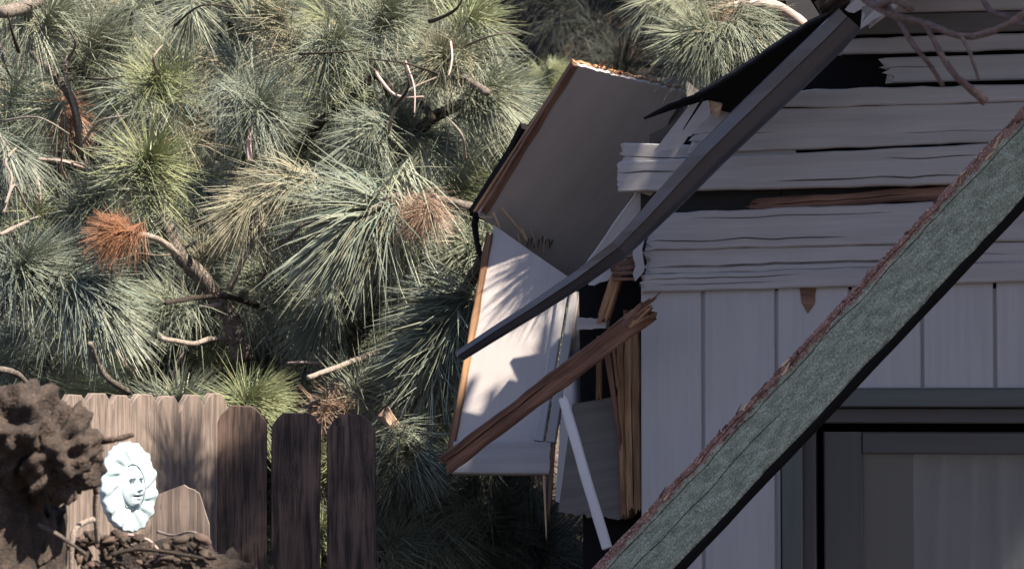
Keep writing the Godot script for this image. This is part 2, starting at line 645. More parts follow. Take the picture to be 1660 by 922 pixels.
# many tufts in one uncountable part: [[position, axis, scale], ...]
func foliage(parent: Node3D, list: Array, mat: String, n := "needle_foliage") -> void:
	var by := {}
	for e in list:
		var q := tuft_xf(e[0], e[1], e[2])
		var key: int = q[0] * 3 + (rng.randi() % 3)
		if not by.has(key):
			by[key] = []
		by[key].append(q[1])
	for key in by:
		var mm := MultiMesh.new()
		mm.transform_format = MultiMesh.TRANSFORM_3D
		mm.mesh = tufts[key]
		mm.instance_count = by[key].size()
		for i in by[key].size():
			mm.set_instance_transform(i, by[key][i])
		var o := MultiMeshInstance3D.new()
		o.name = n
		o.multimesh = mm
		o.material_override = M["needle_" + mat]
		o.set_meta("kind", "stuff")
		parent.add_child(o, true)
		o.global_transform = Transform3D()

# ---------------------------------------------------------------- ground
func build_ground() -> void:
	var nz := noise(81, 0.25, 4)
	var st := start(true)
	var xs := []
	var zs := []
	for i in 61:
		var t := (i - 30) / 30.0
		xs.append(t * 8.0 + t * t * t * 142.0)
	for i in 71:
		var t := (i - 30) / 40.0
		zs.append(-6.0 - t * 12.0 - t * t * t * 180.0)
	var hgt := func(x: float, z: float) -> float:
		var q := clampf((-z - 12.5) / 14.0, 0.0, 1.0)
		return q * q * (3 - 2 * q) * 9.0 + maxf(-z - 26.5, 0.0) * 0.18 + nz.get_noise_2d(x, z) * (0.05 + q * 0.6) - 0.03
	for j in zs.size() - 1:
		for i in xs.size() - 1:
			var a := Vector3(xs[i], hgt.call(xs[i], zs[j]), zs[j])
			var b := Vector3(xs[i + 1], hgt.call(xs[i + 1], zs[j]), zs[j])
			var c := Vector3(xs[i + 1], hgt.call(xs[i + 1], zs[j + 1]), zs[j + 1])
			var d := Vector3(xs[i], hgt.call(xs[i], zs[j + 1]), zs[j + 1])
			tri(st, a, c, b)
			tri(st, a, d, c)
	var o := obj("ground", finish(st), M.ground, self)
	o.set_meta("kind", "structure")

# ---------------------------------------------------------------- house
func quad_plate(n: String, u0: float, u1: float, y0: float, y1: float, off: float, T: float, mat: Material, parent: Node3D, sd := 1, vertical := false) -> MeshInstance3D:
	if vertical:
		return bar(n, hp((u0 + u1) / 2, y0, off), hp((u0 + u1) / 2, y1, off), u1 - u0, T, hw_n, mat, parent, {"seed": sd, "nx": 6})
	return bar(n, hp(u0, (y0 + y1) / 2, off), hp(u1, (y0 + y1) / 2, off), y1 - y0, T, hw_n, mat, parent, {"seed": sd, "nx": 6})

func build_house() -> void:
	rng.seed = 4100
	var h := thing("house", "pale wooden house with broken corner, lap boards over vertical siding and a curtained window", "house", Vector3(hw_o.x, 0, hw_o.z))
	var U := func(px: float, py: float) -> float: return uv_of(wp(px, py)).x
	var Y := func(px: float, py: float) -> float: return wp(px, py).y
	# openings and shell
	var wu0: float = U.call(1268, 700)
	var wy1: float = Y.call(1268, 630)
	var wu1 := wu0 + 1.25
	var wy0 := wy1 - 1.1
	var top: float = Y.call(1300, 470)
	var wall := obj("wall", box_mesh(Vector3(wu0 - 0.004, top + 0.35, 0.08)), M.dim, h, Transform3D(Basis(hw_u, Vector3.UP, hw_n), hp((wu0 - 0.004) / 2 + 0.002, (top + 0.35) / 2, -0.07)))
	obj("wall", box_mesh(Vector3(1.25, top + 0.35 - wy1, 0.08)), M.dim, h, Transform3D(Basis(hw_u, Vector3.UP, hw_n), hp(wu0 + 0.625, (top + 0.35 + wy1) / 2, -0.07)))
	obj("wall", box_mesh(Vector3(1.25, wy0, 0.08)), M.dim, h, Transform3D(Basis(hw_u, Vector3.UP, hw_n), hp(wu0 + 0.625, wy0 / 2, -0.07)))
	obj("wall", box_mesh(Vector3(2.5, top + 0.35, 0.08)), M.dim, h, Transform3D(Basis(hw_u, Vector3.UP, hw_n), hp(wu1 + 1.25, (top + 0.35) / 2, -0.07)))
	obj("wall", box_mesh(Vector3(0.1, 2.6, 3.6)), M.grey_sheet, h, Transform3D(Basis(hw_u, Vector3.UP, hw_n), hp(0.02, 1.3, -2.2)))
	obj("wall", box_mesh(Vector3(0.1, 3.8, 4.0)), M.grey_sheet, h, Transform3D(Basis(hw_u, Vector3.UP, hw_n), hp(4.6, 1.9, -2.1)))
	obj("wall", box_mesh(Vector3(4.6, 3.4, 0.1)), M.room, h, Transform3D(Basis(hw_u, Vector3.UP, hw_n), hp(2.3, 1.7, -4.05)))
	obj("ceiling", box_mesh(Vector3(4.5, 0.03, 3.8)), M.room, h, Transform3D(Basis(hw_u, Vector3.UP, hw_n), hp(2.3, top - 0.02, -2.05)))
	obj("floor", box_mesh(Vector3(4.5, 0.1, 3.8)), M.room, h, Transform3D(Basis(hw_u, Vector3.UP, hw_n), hp(2.3, 0.3, -2.05)))
	plate("shade_sheet", [wp(1050, 480, -0.12), wp(1050, 240, -0.12), wp(1140, 190, -0.12), wp(1330, 95, -0.12), wp(1500, -40, -0.12), wp(1900, -300, -0.12), wp(2100, 480, -0.12)], 0.01, M.felt, h, {})  # black sheet added behind the boards, standing in for darkness in the holes
	# vertical siding, board by board
	var edges := []
	for px in [1037, 1140, 1259, 1379, 1496, 1614, 1733, 1853, 1974]:
		edges.append(U.call(px, 560))
	for i in edges.size() - 1:
		var g := 0.0045
		var a: float = edges[i] + g
		var b: float = edges[i + 1] - g
		var ys := 0.25
		if a > wu0 - 0.06 and a < wu1:
			ys = wy1 + 0.002
		quad_plate("siding_board", a, b, ys, top + 0.02, 0.0, 0.016, M.paint, h, 300 + i, true)
	# siding backing inside the grooves
	obj("siding_backing", box_mesh(Vector3(1.9, top - wy1, 0.012)), M.paint, h, Transform3D(Basis(hw_u, Vector3.UP, hw_n), hp(0.96, (top + wy1) / 2, -0.018)))
	obj("siding_backing", box_mesh(Vector3(wu0 - 0.012, wy1 - 0.3, 0.012)), M.paint, h, Transform3D(Basis(hw_u, Vector3.UP, hw_n), hp((wu0) / 2, (wy1 + 0.3) / 2 - 0.001, -0.018)))
	# a torn brown patch where paint came off
	plate("bare_patch", [wp(1297, 467, 0.003), wp(1324, 467, 0.003), wp(1322, 488, 0.003), wp(1310, 508, 0.003), wp(1300, 490, 0.003)], 0.003, M.raw_red, h, {"torn": [1, 2, 3], "jag": 0.004})
	# horizontal lap boards: [xl, yl_top, yl_bot, xr, yr_top, yr_bot, offset, thickness, material, options]
	var laps := [
		[1128, 150, 178, 1800, 132, 160, 0.030, 0.05, "lap", {"seed": 401, "edge": 0.006, "jag0": 0.05}],
		[1110, 180, 249, 1800, 160, 221, 0.022, 0.03, "lap", {"seed": 402, "edge": 0.004, "jag0": 0.05, "cracks": [[0.02, 0.22, 0.45, 0.006, 0.0022], [0.5, 0.8, 0.3, 0.004, 0.0016]]}],
		[1002, 232, 276, 1290, 238, 281, 0.010, 0.03, "lap", {"seed": 403, "jag0": 0.03, "edge": 0.004, "cracks": [[0.0, 0.6, 0.5, 0.008, 0.002]]}],
		[999, 262, 311, 1800, 224, 292, 0.026, 0.035, "lap", {"seed": 404, "jag0": 0.012, "edge": 0.003, "cracks": [[0.0, 0.14, 0.62, 0.012, 0.003], [0.33, 0.72, 0.22, 0.014, 0.0028], [0.55, 0.75, 0.72, 0.01, 0.002]]}],
		[1205, 324, 346, 1545, 300, 322, -0.004, 0.03, "raw_red", {"seed": 405, "jag0": 0.05, "edge": 0.006, "cracks": [[0.1, 0.8, 0.5, 0.008, 0.002]]}],
		[1042, 346, 406, 1800, 316, 386, 0.020, 0.035, "lap", {"seed": 406, "jag0": 0.03, "edge": 0.004, "cracks": [[0.0, 0.45, 0.22, 0.01, 0.0022], [0.1, 0.55, 0.8, 0.006, 0.0018]]}],
		[1040, 405, 447, 1800, 388, 420, 0.012, 0.03, "lap", {"seed": 407, "jag0": 0.03, "edge": 0.004, "cracks": [[0.02, 0.62, 0.3, 0.016, 0.0042], [0.6, 0.8, 0.45, 0.006, 0.0016]]}],
		[1036, 446, 474, 1800, 419, 452, 0.020, 0.035, "lap", {"seed": 408, "jag0": 0.02, "edge": 0.003, "cracks": [[0.0, 0.35, 0.7, 0.008, 0.002], [0.03, 0.3, 0.4, 0.006, 0.0018]]}]]
	for l in laps:
		var A := wp(l[0], (l[1] + l[2]) / 2.0, l[6])
		var B := wp(l[3], (l[4] + l[5]) / 2.0, l[6])
		var w0: float = (l[2] - l[1]) * A.distance_to(EYE) / F
		var w1: float = (l[5] - l[4]) * B.distance_to(EYE) / F
		var o: Dictionary = l[9]
		o.taper = w1 / w0
		bar("lap_board", A, B, w0, l[7], hw_n, M[l[8]], h, o)
	# gable boards above, broken open on the left
	bar("gable_board", wp(1340, 76, -0.03), wp(1800, 62, -0.03), 0.045, 0.02, hw_n, M.lap, h, {"seed": 411, "jag0": 0.06, "edge": 0.004})
	bar("gable_board", wp(1424, 114, -0.02), wp(1800, 104, -0.02), 0.07, 0.02, hw_n, M.lap, h, {"seed": 412, "jag0": 0.05, "cracks": [[0.0, 0.3, 0.6, 0.006, 0.002]]})
	bar("gable_board", wp(1360, 40, -0.035), wp(1800, 30, -0.035), 0.055, 0.02, hw_n, M.grey_sheet, h, {"seed": 413, "jag0": 0.05})
	bar("gable_board", wp(1390, 4, -0.03), wp(1800, -6, -0.03), 0.06, 0.02, hw_n, M.lap, h, {"seed": 414})
	bar("gable_board", wp(1430, -34, -0.03), wp(1800, -44, -0.03), 0.06, 0.02, hw_n, M.lap, h, {"seed": 415})
	# roof over the gable: deck, felt and courses of shingles following the slope
	var r0 := wp(1230, 128, 0.0)
	var sl := (wp(1392, 4, 0.0) - r0).normalized()
	var run := 4.6
	var rf := Node3D.new()
	rf.name = "roof"
	h.add_child(rf)
	rf.global_position = r0
	var q0 := r0 + sl * 0.24
	var nrm := sl.cross(-hw_n).normalized()
	if nrm.y < 0:
		nrm = -nrm
	for i in 27:
		var a := q0 + sl * (i * 0.16 + 0.003)
		var c := a + sl * 0.154
		var f := hw_n * (0.30 + 0.02 * sin(i * 2.3))
		plate("roof_plank", [a + f, c + f, c - hw_n * 4.3, a - hw_n * 4.3], 0.022, M.fence_dark, rf, {"seed": 500 + i, "along": hw_n})
	for i in 16:
		var a := q0 + sl * (i * 0.27) + nrm * 0.012
		var c := a + sl * 0.32
		var f := hw_n * 0.33
		plate("shingle_course", [a + f + nrm * 0.03, c + f + nrm * 0.018, c - hw_n * 4.35 + nrm * 0.018, a - hw_n * 4.35 + nrm * 0.03], 0.008, M.shingle, rf, {"seed": 540 + i})
	bar("rake_board", q0 + sl * 0.05 + hw_n * 0.325 - nrm * 0.07, q0 + sl * 4.3 + hw_n * 0.325 - nrm * 0.07, 0.11, 0.02, hw_n, M.lap, rf, {"seed": 560, "jag0": 0.1})
	# window
	var w := Node3D.new()
	w.name = "window"
	h.add_child(w)
	w.global_position = hp(wu0, wy0, 0)
	var tl: float = U.call(1302, 800) - wu0
	quad_plate("casing", wu0, wu0 + tl, wy0, wy1 - 0.05, 0.014, 0.03, M.trim, w, 601, true)
	quad_plate("casing", wu0, wu1, wy1 - 0.05, wy1, 0.018, 0.034, M.trim, w, 602)
	quad_plate("casing", wu1 - tl, wu1, wy0, wy1 - 0.05, 0.014, 0.03, M.trim, w, 603, true)
	quad_plate("sill", wu0 - 0.03, wu1 + 0.03, wy0 - 0.05, wy0, 0.05, 0.1, M.trim, w, 604)
	var ja: float = U.call(1322, 800)
	var jt: float = Y.call(1322, 686)
	quad_plate("jamb", wu0 + tl - 0.004, ja, wy0, wy1 - 0.052, -0.022, 0.05, M.sash, w, 605, true)
	quad_plate("jamb", wu0 + tl - 0.002, wu1 - tl, jt, wy1 - 0.052, -0.018, 0.05, M.sash, w, 606)
	var sa: float = U.call(1398, 800)
	var s2: float = U.call(1334, 800)
	var sy: float = Y.call(1398, 736)
	var s2y: float = Y.call(1334, 700)
	quad_plate("sash_frame", s2, sa, wy0, s2y, -0.034, 0.04, M.sash, w, 607, true)
	quad_plate("sash_frame", sa + 0.001, wu1 - 0.1, sy, s2y, -0.032, 0.04, M.sash, w, 608)
	quad_plate("sash_frame", wu1 - 0.15, wu1 - 0.1, wy0, sy - 0.001, -0.034, 0.04, M.sash, w, 609, true)
	quad_plate("sash_frame", sa + 0.001, wu1 - 0.151, wy0, wy0 + 0.05, -0.034, 0.04, M.sash, w, 610)
	obj("pane", box_mesh(Vector3(wu1 - 0.15 - sa, sy - wy0 - 0.05, 0.004)), M.glass, w, Transform3D(Basis(hw_u, Vector3.UP, hw_n), hp((wu1 - 0.15 + sa) / 2, (sy + wy0 + 0.05) / 2, -0.055)))
	# curtain in folds behind the pane, drawn off the left of it
	var st := start(true)
	var cu0: float = U.call(1478, 800)
	var nf := noise(91, 6.0, 2)
	for i in 70:
		for j in 8:
			var v := []
			for e in [[0, 0], [1, 0], [1, 1], [0, 1]]:
				var uu: float = cu0 + (i + e[0]) * 0.011
				var yy: float = lerpf(wy0, sy + 0.06, (j + e[1]) / 8.0)
				var z := -0.13 + 0.022 * sin(uu * 78.0 + 1.6 * nf.get_noise_2d(uu, yy * 0.2)) + 0.016 * nf.get_noise_2d(uu * 2.0, yy * 0.12)
				v.append(hp(uu, yy, z))
			tri(st, v[0], v[2], v[1])
			tri(st, v[0], v[3], v[2])
	obj("curtain", finish(st), M.curtain, w)
	plate("shade_sheet", [wp(938, 455, -0.16), wp(1060, 430, -0.16), wp(1060, 1500, -0.16), wp(950, 1500, -0.16), wp(945, 840, -0.16)], 0.01, M.felt, h, {})  # another added black sheet, painting the unlit depth of the broken corner
	# broken corner: studs, splinters, torn sheathing
	var o2 := {"seed": 701, "jag0": 0.03, "jag1": 0.02, "edge": 0.004, "cracks": [[0.0, 0.7, 0.55, 0.01, 0.002]]}
	bar("stud", wp(1028, 838, -0.055), wp(1024, 500, -0.055), 0.044, 0.09, hw_n, M.raw, h, o2)
	bar("stud", wp(1010, 842, -0.075), wp(1003, 540, -0.075), 0.022, 0.06, hw_n + hw_u * -0.5, M.raw, h, {"seed": 702, "jag1": 0.05, "jag0": 0.02})
	bar("stud", wp(973, 528, -0.03), wp(1001, 440, -0.03), 0.032, 0.04, hw_n, M.raw, h, {"seed": 703, "jag0": 0.03, "jag1": 0.02, "cracks": [[0.0, 0.8, 0.4, 0.006, 0.0015]]})
	bar("splinter", wp(972, 545, -0.05), wp(970, 655, -0.07), 0.016, 0.012, hw_n, M.raw, h, {"seed": 704, "jag1": 0.04})
	bar("splinter", wp(980, 545, -0.04), wp(1008, 735, -0.05), 0.02, 0.012, hw_n, M.raw_red, h, {"seed": 705, "jag1": 0.08, "taper": 0.4})
	bar("splinter", wp(990, 530, -0.05), wp(1003, 640, -0.05), 0.01, 0.01, hw_n, M.raw, h, {"seed": 706, "jag1": 0.04})
	for i in 5:
		var yy := 418.0 + i * 7.0
		bar("splinter", wp(978 + i * 3, yy + 6, -0.01 + i * 0.004), wp(1034, yy - 6 + i * 3, -0.01 + i * 0.004), 0.011, 0.008, hw_n, M.raw_red, h, {"seed": 720 + i, "jag0": 0.03, "jag1": 0.02, "edge": 0.003, "nx": 8})
	plate("torn_sheathing", [wp(928, 655, -0.1), wp(1012, 640, -0.1), wp(1016, 842, -0.1), wp(960, 838, -0.1), wp(905, 830, -0.1)], 0.012, M.grey_sheet, h, {"torn": [2, 3], "jag": 0.006})
	plate("torn_sheathing", [wp(935, 515, -0.06), wp(985, 517, -0.06), wp(982, 532, -0.06), wp(935, 535, -0.06)], 0.05, M.lap, h, {"torn": [0, 2], "jag": 0.002, "seed": 9})

func box_mesh(s: Vector3) -> BoxMesh:
	var b := BoxMesh.new()
	b.size = s
	return b

# ---------------------------------------------------------------- fences
func picket_mesh(W: float, H: float, T: float, ear: float, sd: int) -> ArrayMesh:
	var r := RandomNumberGenerator.new()
	r.seed = sd
	var st := start()
	var b := 0.003
	var e := ear * r.randf_range(0.85, 1.15)
	var out := [Vector2(-W / 2, 0), Vector2(W / 2, 0)]
	var n := 12
	for i in range(1, n):
		out.append(Vector2(W / 2 + r.randf_range(-0.001, 0.001), (H - e) * i / n))
	out.append_array([Vector2(W / 2, H - e), Vector2(W / 2 - e * 0.35, H - e * 0.45), Vector2(W / 2 - e * 0.8, H - 0.002 * r.randf()), Vector2(-W / 2 + e * 0.8, H), Vector2(-W / 2 + e * 0.35, H - e * 0.45), Vector2(-W / 2, H - e)])
	for i in range(n - 1, 0, -1):
		out.append(Vector2(-W / 2 + r.randf_range(-0.001, 0.001), (H - e) * i / n))
	var ou := Vector2(r.randf() * 3, r.randf() * 3)
	var c2 := Vector2(0, H * 0.5)
	var inn := []
	for p in out:
		var q: Vector2 = p
		q.x -= signf(q.x) * b
		q.y += b if q.y < H * 0.5 else -b * clampf((q.y - (H - e)) / e + 0.2, 0, 1)
		inn.append(q)
	var m := out.size()
	var idx := Geometry2D.triangulate_polygon(PackedVector2Array(inn))
	var uvf := func(p: Vector2) -> Vector2: return Vector2(p.y, p.x) + ou
	for k in range(0, idx.size(), 3):
		var f := []
		for j in 3:
			f.append(inn[idx[k + j]])
		if (f[1] - f[0]).cross(f[2] - f[0]) > 0:
			f = [f[0], f[2], f[1]]
		tri(st, Vector3(f[0].x, f[0].y, 0), Vector3(f[1].x, f[1].y, 0), Vector3(f[2].x, f[2].y, 0), uvf.call(f[0]), uvf.call(f[1]), uvf.call(f[2]))
		tri(st, Vector3(f[0].x, f[0].y, -T), Vector3(f[2].x, f[2].y, -T), Vector3(f[1].x, f[1].y, -T), uvf.call(f[0]), uvf.call(f[2]), uvf.call(f[1]))
	for i in m:
		var k := (i + 1) % m
		var lv := [[inn[i], inn[k], 0.0], [out[i], out[k], -b], [out[i], out[k], -T + b], [inn[i], inn[k], -T]]
		for s in 3:
			var a := Vector3(lv[s][0].x, lv[s][0].y, lv[s][2])
			var d := Vector3(lv[s][1].x, lv[s][1].y, lv[s][2])
			var a2 := Vector3(lv[s + 1][0].x, lv[s + 1][0].y, lv[s + 1][2])
			var d2 := Vector3(lv[s + 1][1].x, lv[s + 1][1].y, lv[s + 1][2])
			var u0: Vector2 = uvf.call(lv[s][0])
			var u1: Vector2 = uvf.call(lv[s][1])
			tri(st, a, d, d2, u0, u1, u1 + Vector2(0, 0.02))
			tri(st, a, d2, a2, u0, u1 + Vector2(0, 0.02), u0 + Vector2(0, 0.02))
	return finish(st)

func build_fences() -> void:
	rng.seed = 4117
	# the section that faces the camera
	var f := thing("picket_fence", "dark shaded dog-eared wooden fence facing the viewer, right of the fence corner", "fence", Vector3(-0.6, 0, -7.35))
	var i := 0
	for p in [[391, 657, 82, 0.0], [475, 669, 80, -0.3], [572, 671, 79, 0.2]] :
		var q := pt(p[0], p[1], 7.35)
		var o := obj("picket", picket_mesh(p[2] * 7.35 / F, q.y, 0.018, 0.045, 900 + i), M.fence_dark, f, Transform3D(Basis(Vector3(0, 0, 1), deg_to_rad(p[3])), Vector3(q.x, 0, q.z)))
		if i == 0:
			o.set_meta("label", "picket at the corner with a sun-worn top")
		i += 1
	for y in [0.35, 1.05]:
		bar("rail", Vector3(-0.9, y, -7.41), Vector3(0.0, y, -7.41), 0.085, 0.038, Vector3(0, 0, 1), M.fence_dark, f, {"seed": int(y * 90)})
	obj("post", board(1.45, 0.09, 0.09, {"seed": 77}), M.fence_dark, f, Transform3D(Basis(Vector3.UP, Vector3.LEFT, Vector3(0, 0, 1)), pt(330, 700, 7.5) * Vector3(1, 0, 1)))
	# the section that comes towards the camera on the left
	var an := deg_to_rad(62.0)
	var n := Vector3(sin(an), 0, cos(an))
	var o := pt(352, 660, 7.35)
	var g := thing("picket_fence", "sunlit dog-eared wooden fence seen at a steep angle behind the round plaque", "fence", Vector3(o.x - 0.3, 0, o.z + 0.5))
	var xs := [350, 313, 273, 235, 197, 160, 122, 83, 43, 0, -44, -90]
	for k in xs.size():
		var q := hit(xs[k], 639 + (k * 7) % 5 - 2, o, n)
		var yaw := an + rng.randf_range(-0.05, 0.05)
		obj("picket", picket_mesh(0.138, q.y, 0.018, 0.05, 950 + k), M.fence, g, Transform3D(Basis(Vector3.UP, yaw), Vector3(q.x, 0, q.z)))
		if k < xs.size() - 1:
			var b := hit((xs[k] + xs[k + 1]) / 2.0, 654, o - n * 0.06, n)
			obj("picket", picket_mesh(0.138, b.y, 0.018, 0.05, 990 + k), M.fence, g, Transform3D(Basis(Vector3.UP, an), Vector3(b.x, 0, b.z)))
	var along := Vector3(-cos(an), 0, sin(an))
	for y in [0.35, 1.35]:
		var a := Vector3(o.x, y, o.z) - n * 0.02
		bar("rail", a, a + along * 1.75, 0.085, 0.036, n, M.fence, g, {"seed": int(y * 77)})
	# broken picket leaning against it
	var bp := pt(292, 788, 6.95)
	var pk := plate("broken_picket", [pt(246, 805, 6.9), pt(297, 786, 6.9), pt(322, 800, 6.9), pt(338, 850, 6.9), pt(350, 1300, 6.9), pt(240, 1300, 6.9)], 0.018, M.fence, self, {"along": Vector3.UP, "torn": [1], "jag": 0.003})
	pk.name = numbered("broken_picket")
	tag(pk, "short broken picket with a snapped slanting top, just right of the plaque", "picket")

# ---------------------------------------------------------------- torn eave and loose pieces
func build_wreckage() -> void:
	rng.seed = 4134
	var e := thing("torn_eave", "torn eave section hanging from the house corner, grey soffit above a sunlit white sheet", "roof section", pt(830, 770, 7.5))
	var A := pt(937, 106, 7.42)
	var B := pt(1110, 150, 7.54)
	var C := pt(772, 352, 7.72)
	var n := (B - A).cross(C - A).normalized()
	var P := func(x, y, off = 0.0): return hit(x, y, A + (n if n.z > 0 else -n) * off, n)
	plate("soffit", [P.call(937, 106), P.call(1005, 124), P.call(1112, 150), P.call(1088, 190), P.call(1046, 285), P.call(930, 458), P.call(862, 410), P.call(798, 366), P.call(774, 350)], 0.012, M.soffit, e, {"torn": [0, 1, 2, 6], "jag": 0.003, "along": C - A})
	plate("roof_deck", [P.call(929, 100, -0.014), P.call(1000, 118, -0.014), P.call(1108, 143, -0.014), P.call(1050, 290, -0.014), P.call(790, 362, -0.014), P.call(768, 346, -0.014)], 0.014, M.raw, e, {"torn": [0, 1], "jag": 0.006, "along": C - A})
	plate("roofing_felt", [P.call(889, 170, -0.031), P.call(930, 180, -0.031), P.call(860, 330, -0.031), P.call(790, 360, -0.031), P.call(762, 350, -0.031), P.call(826, 248, -0.031), P.call(846, 208, -0.031), P.call(858, 212, -0.031)], 0.03, M.felt, e, {})
	bar("edge_strip", P.call(934, 104, 0.004), P.call(782, 350, 0.004), 0.022, 0.012, n if n.z > 0 else -n, M.raw_red, e, {"seed": 31, "edge": 0.004, "jag0": 0.02, "jag1": 0.03})
	# ragged orange fibres along the snapped upper edge
	for i in 34:
		var t := rng.randf()
		var b := Vector2(937, 104).lerp(Vector2(1000, 122), t / 0.4) if t < 0.4 else Vector2(1000, 122).lerp(Vector2(1106, 150), (t - 0.4) / 0.6)
		var L := rng.randf_range(2, 15) * (1.2 if t < 0.5 else 0.5)
		var off := -0.004 - rng.randf() * 0.02
		bar("splinter", P.call(b.x + 2, b.y + 5, off), P.call(b.x + rng.randf_range(-22, 26), b.y - L, off), rng.randf_range(0.003, 0.009), 0.003, Vector3(rng.randf_range(-0.5, 0.5), 0, 1), M.torn if i % 4 else M.raw_red, e, {"seed": 800 + i, "nx": 3, "taper": 0.15, "cols": 0})
	# lower sheet
	var D := pt(800, 366, 7.72)
	var E := pt(728, 742, 7.50)
	var G := pt(905, 600, 7.56)
	var m := (E - D).cross(G - D).normalized()
	if m.z < 0:
		m = -m
	var Q := func(x, y, off = 0.0): return hit(x, y, D + m * off, m)
	plate("white_sheet", [Q.call(800, 364), Q.call(862, 408), Q.call(932, 456), Q.call(908, 500), Q.call(880, 722), Q.call(738, 722), Q.call(733, 715)], 0.012, M.soffit, e, {"along": E - D})
	bar("edge_strip", Q.call(795, 372, 0.006), Q.call(727, 752, 0.006), 0.022, 0.03, m, M.raw, e, {"seed": 33, "edge": 0.003, "jag1": 0.02, "jag0": 0.02})
	bar("fascia_board", Q.call(734, 741, 0.02), Q.call(893, 742, 0.02), 0.096, 0.025, m, M.lap, e, {"seed": 34, "jag1": 0.006})
	bar("trim_strip", Q.call(912, 478, 0.012), Q.call(873, 714, 0.012), 0.03, 0.02, m, M.paint, e, {"seed": 35})
	bar("trim_strip", Q.call(932, 470, 0.02), Q.call(893, 716, 0.02), 0.029, 0.02, m, M.lap, e, {"seed": 36, "jag0": 0.02})
	bar("trim_strip", Q.call(945, 470, 0.0), Q.call(928, 660, 0.0), 0.042, 0.02, m, M.grey_sheet, e, {"seed": 37, "jag0": 0.02, "jag1": 0.04})
	bar("splinter", Q.call(882, 770, 0.01), Q.call(886, 880, 0.01), 0.009, 0.006, m, M.raw_pale, e, {"seed": 38, "jag1": 0.04, "taper": 0.3})
	bar("splinter", Q.call(897, 690, 0.014), Q.call(889, 850, 0.014), 0.02, 0.01, m, M.raw_red, e, {"seed": 39, "jag1": 0.09, "taper": 0.4})
	bar("loose_trim", pt(1062, 288, 7.22), pt(952, 446, 7.34), 0.046, 0.02, Vector3(-0.1, 0, 1), M.lap, e, {"seed": 44, "jag0": 0.02, "jag1": 0.03, "edge": 0.003})
	plate("torn_wrap", [pt(948, 436, 7.3), pt(985, 408, 7.27), pt(1012, 400, 7.25), pt(1006, 430, 7.25), pt(985, 455, 7.27), pt(955, 462, 7.3)], 0.004, M.paint, e, {"torn": [0, 1, 2, 3, 4, 5], "jag": 0.006, "step": 0.02})
	plate("torn_wrap", [pt(1022, 372, 7.18), pt(1042, 366, 7.17), pt(1044, 440, 7.17), pt(1030, 456, 7.18)], 0.004, M.paint, e, {"torn": [0, 1, 2, 3], "jag": 0.006, "step": 0.02, "seed": 8})
	# bent white flap below the corner
	var st := start(true)
	for i in 8:
		for j in 8:
			var v := []
			for c in [[0, 0], [1, 0], [1, 1], [0, 1]]:
				var s: float = (i + c[0]) / 8.0
				var t: float = (j + c[1]) / 8.0
				v.append(pt(lerpf(lerpf(915, 900, t), lerpf(945, 962, t), s), lerpf(600, 812 + 24 * s, t), 7.42 + 0.06 * (1 - sin(s * PI * 0.9 + 0.2)) - 0.05 * t))
			tri(st, v[0], v[2], v[1])
			tri(st, v[0], v[3], v[2])
	obj("bent_flap", finish(st), M.paint, e)
	# old nails and splinters where the two sheets broke apart
	for s in [[815, 338, 845, 375, 0.008], [845, 372, 856, 392, 0.012], [840, 380, 850, 415, 0.005], [800, 345, 812, 372, 0.007], [778, 352, 800, 352, 0.004], [862, 372, 872, 410, 0.004], [884, 384, 880, 412, 0.004]]:
		bar("splinter", P.call(s[0], s[1], 0.02), P.call(s[2], s[3], 0.035), s[4], 0.004, Vector3(0.2, 0, 1), M.raw_pale, e, {"seed": int(s[0]), "nx": 3, "taper": 0.5, "jag1": 0.01})
	for i in 9:
		var x := 852.0 + i * 5.5
		var y := 378.0 + rng.randf_range(0, 16)
		bar("gouge_splinter", P.call(x, y, 0.002), P.call(x + rng.randf_range(-6, 4), y + rng.randf_range(8, 20), 0.006), 0.004, 0.003, n if n.z > 0 else -n, M.fence_dark, e, {"seed": 850 + i, "nx": 2, "taper": 0.3, "cols": 0})
	# dangling scrap of roofing felt beside the sheet
	limb("felt_scrap", [[772, 345, 7.72], [770, 375, 7.74], [776, 405, 7.72], [783, 425, 7.7]], 12, 8, M.felt, e, 5, 6)

	# split brown plank across the break
	var k := thing("split_plank", "reddish-brown split plank lying diagonally across the hanging white sheet, right end splintered", "plank", pt(718, 757, 7.3))
	bar("plank", pt(714, 760, 7.36), pt(1066, 494, 6.95), 0.054, 0.028, Vector3(-0.1, -0.1, 1), M.raw_red, k, {"seed": 61, "jag0": 0.03, "jag1": 0.07, "edge": 0.005, "taper": 1.1, "cracks": [[0.0, 0.55, 0.62, 0.01, 0.003]]})
	for i in 7:
		var y := 470.0 + i * 7
		bar("splinter", pt(1010 + i * 3, 528 - i * 2 + rng.randf_range(-8, 8), 6.96), pt(1034 + rng.randf_range(0, 40), y + 2, 6.94), rng.randf_range(0.008, 0.02), 0.008, Vector3(0, 0, 1), M.raw if i % 2 else M.raw_red, k, {"seed": 870 + i, "nx": 5, "taper": 0.3, "jag1": 0.03, "edge": 0.003})

	# narrow white strip
	var ws := bar("white_lath", pt(911, 642, 7.0), pt(983, 888, 6.85), 0.026, 0.014, Vector3(-0.3, 0, 1), M.sheet, self, {"seed": 71, "edge": 0.002, "jag0": 0.015, "bow": 0.006})
	ws.name = numbered("white_lath")
	tag(ws, "narrow white wooden lath leaning under the broken house corner", "lath")

	# bent metal drip edge torn off the rake
	var path := []
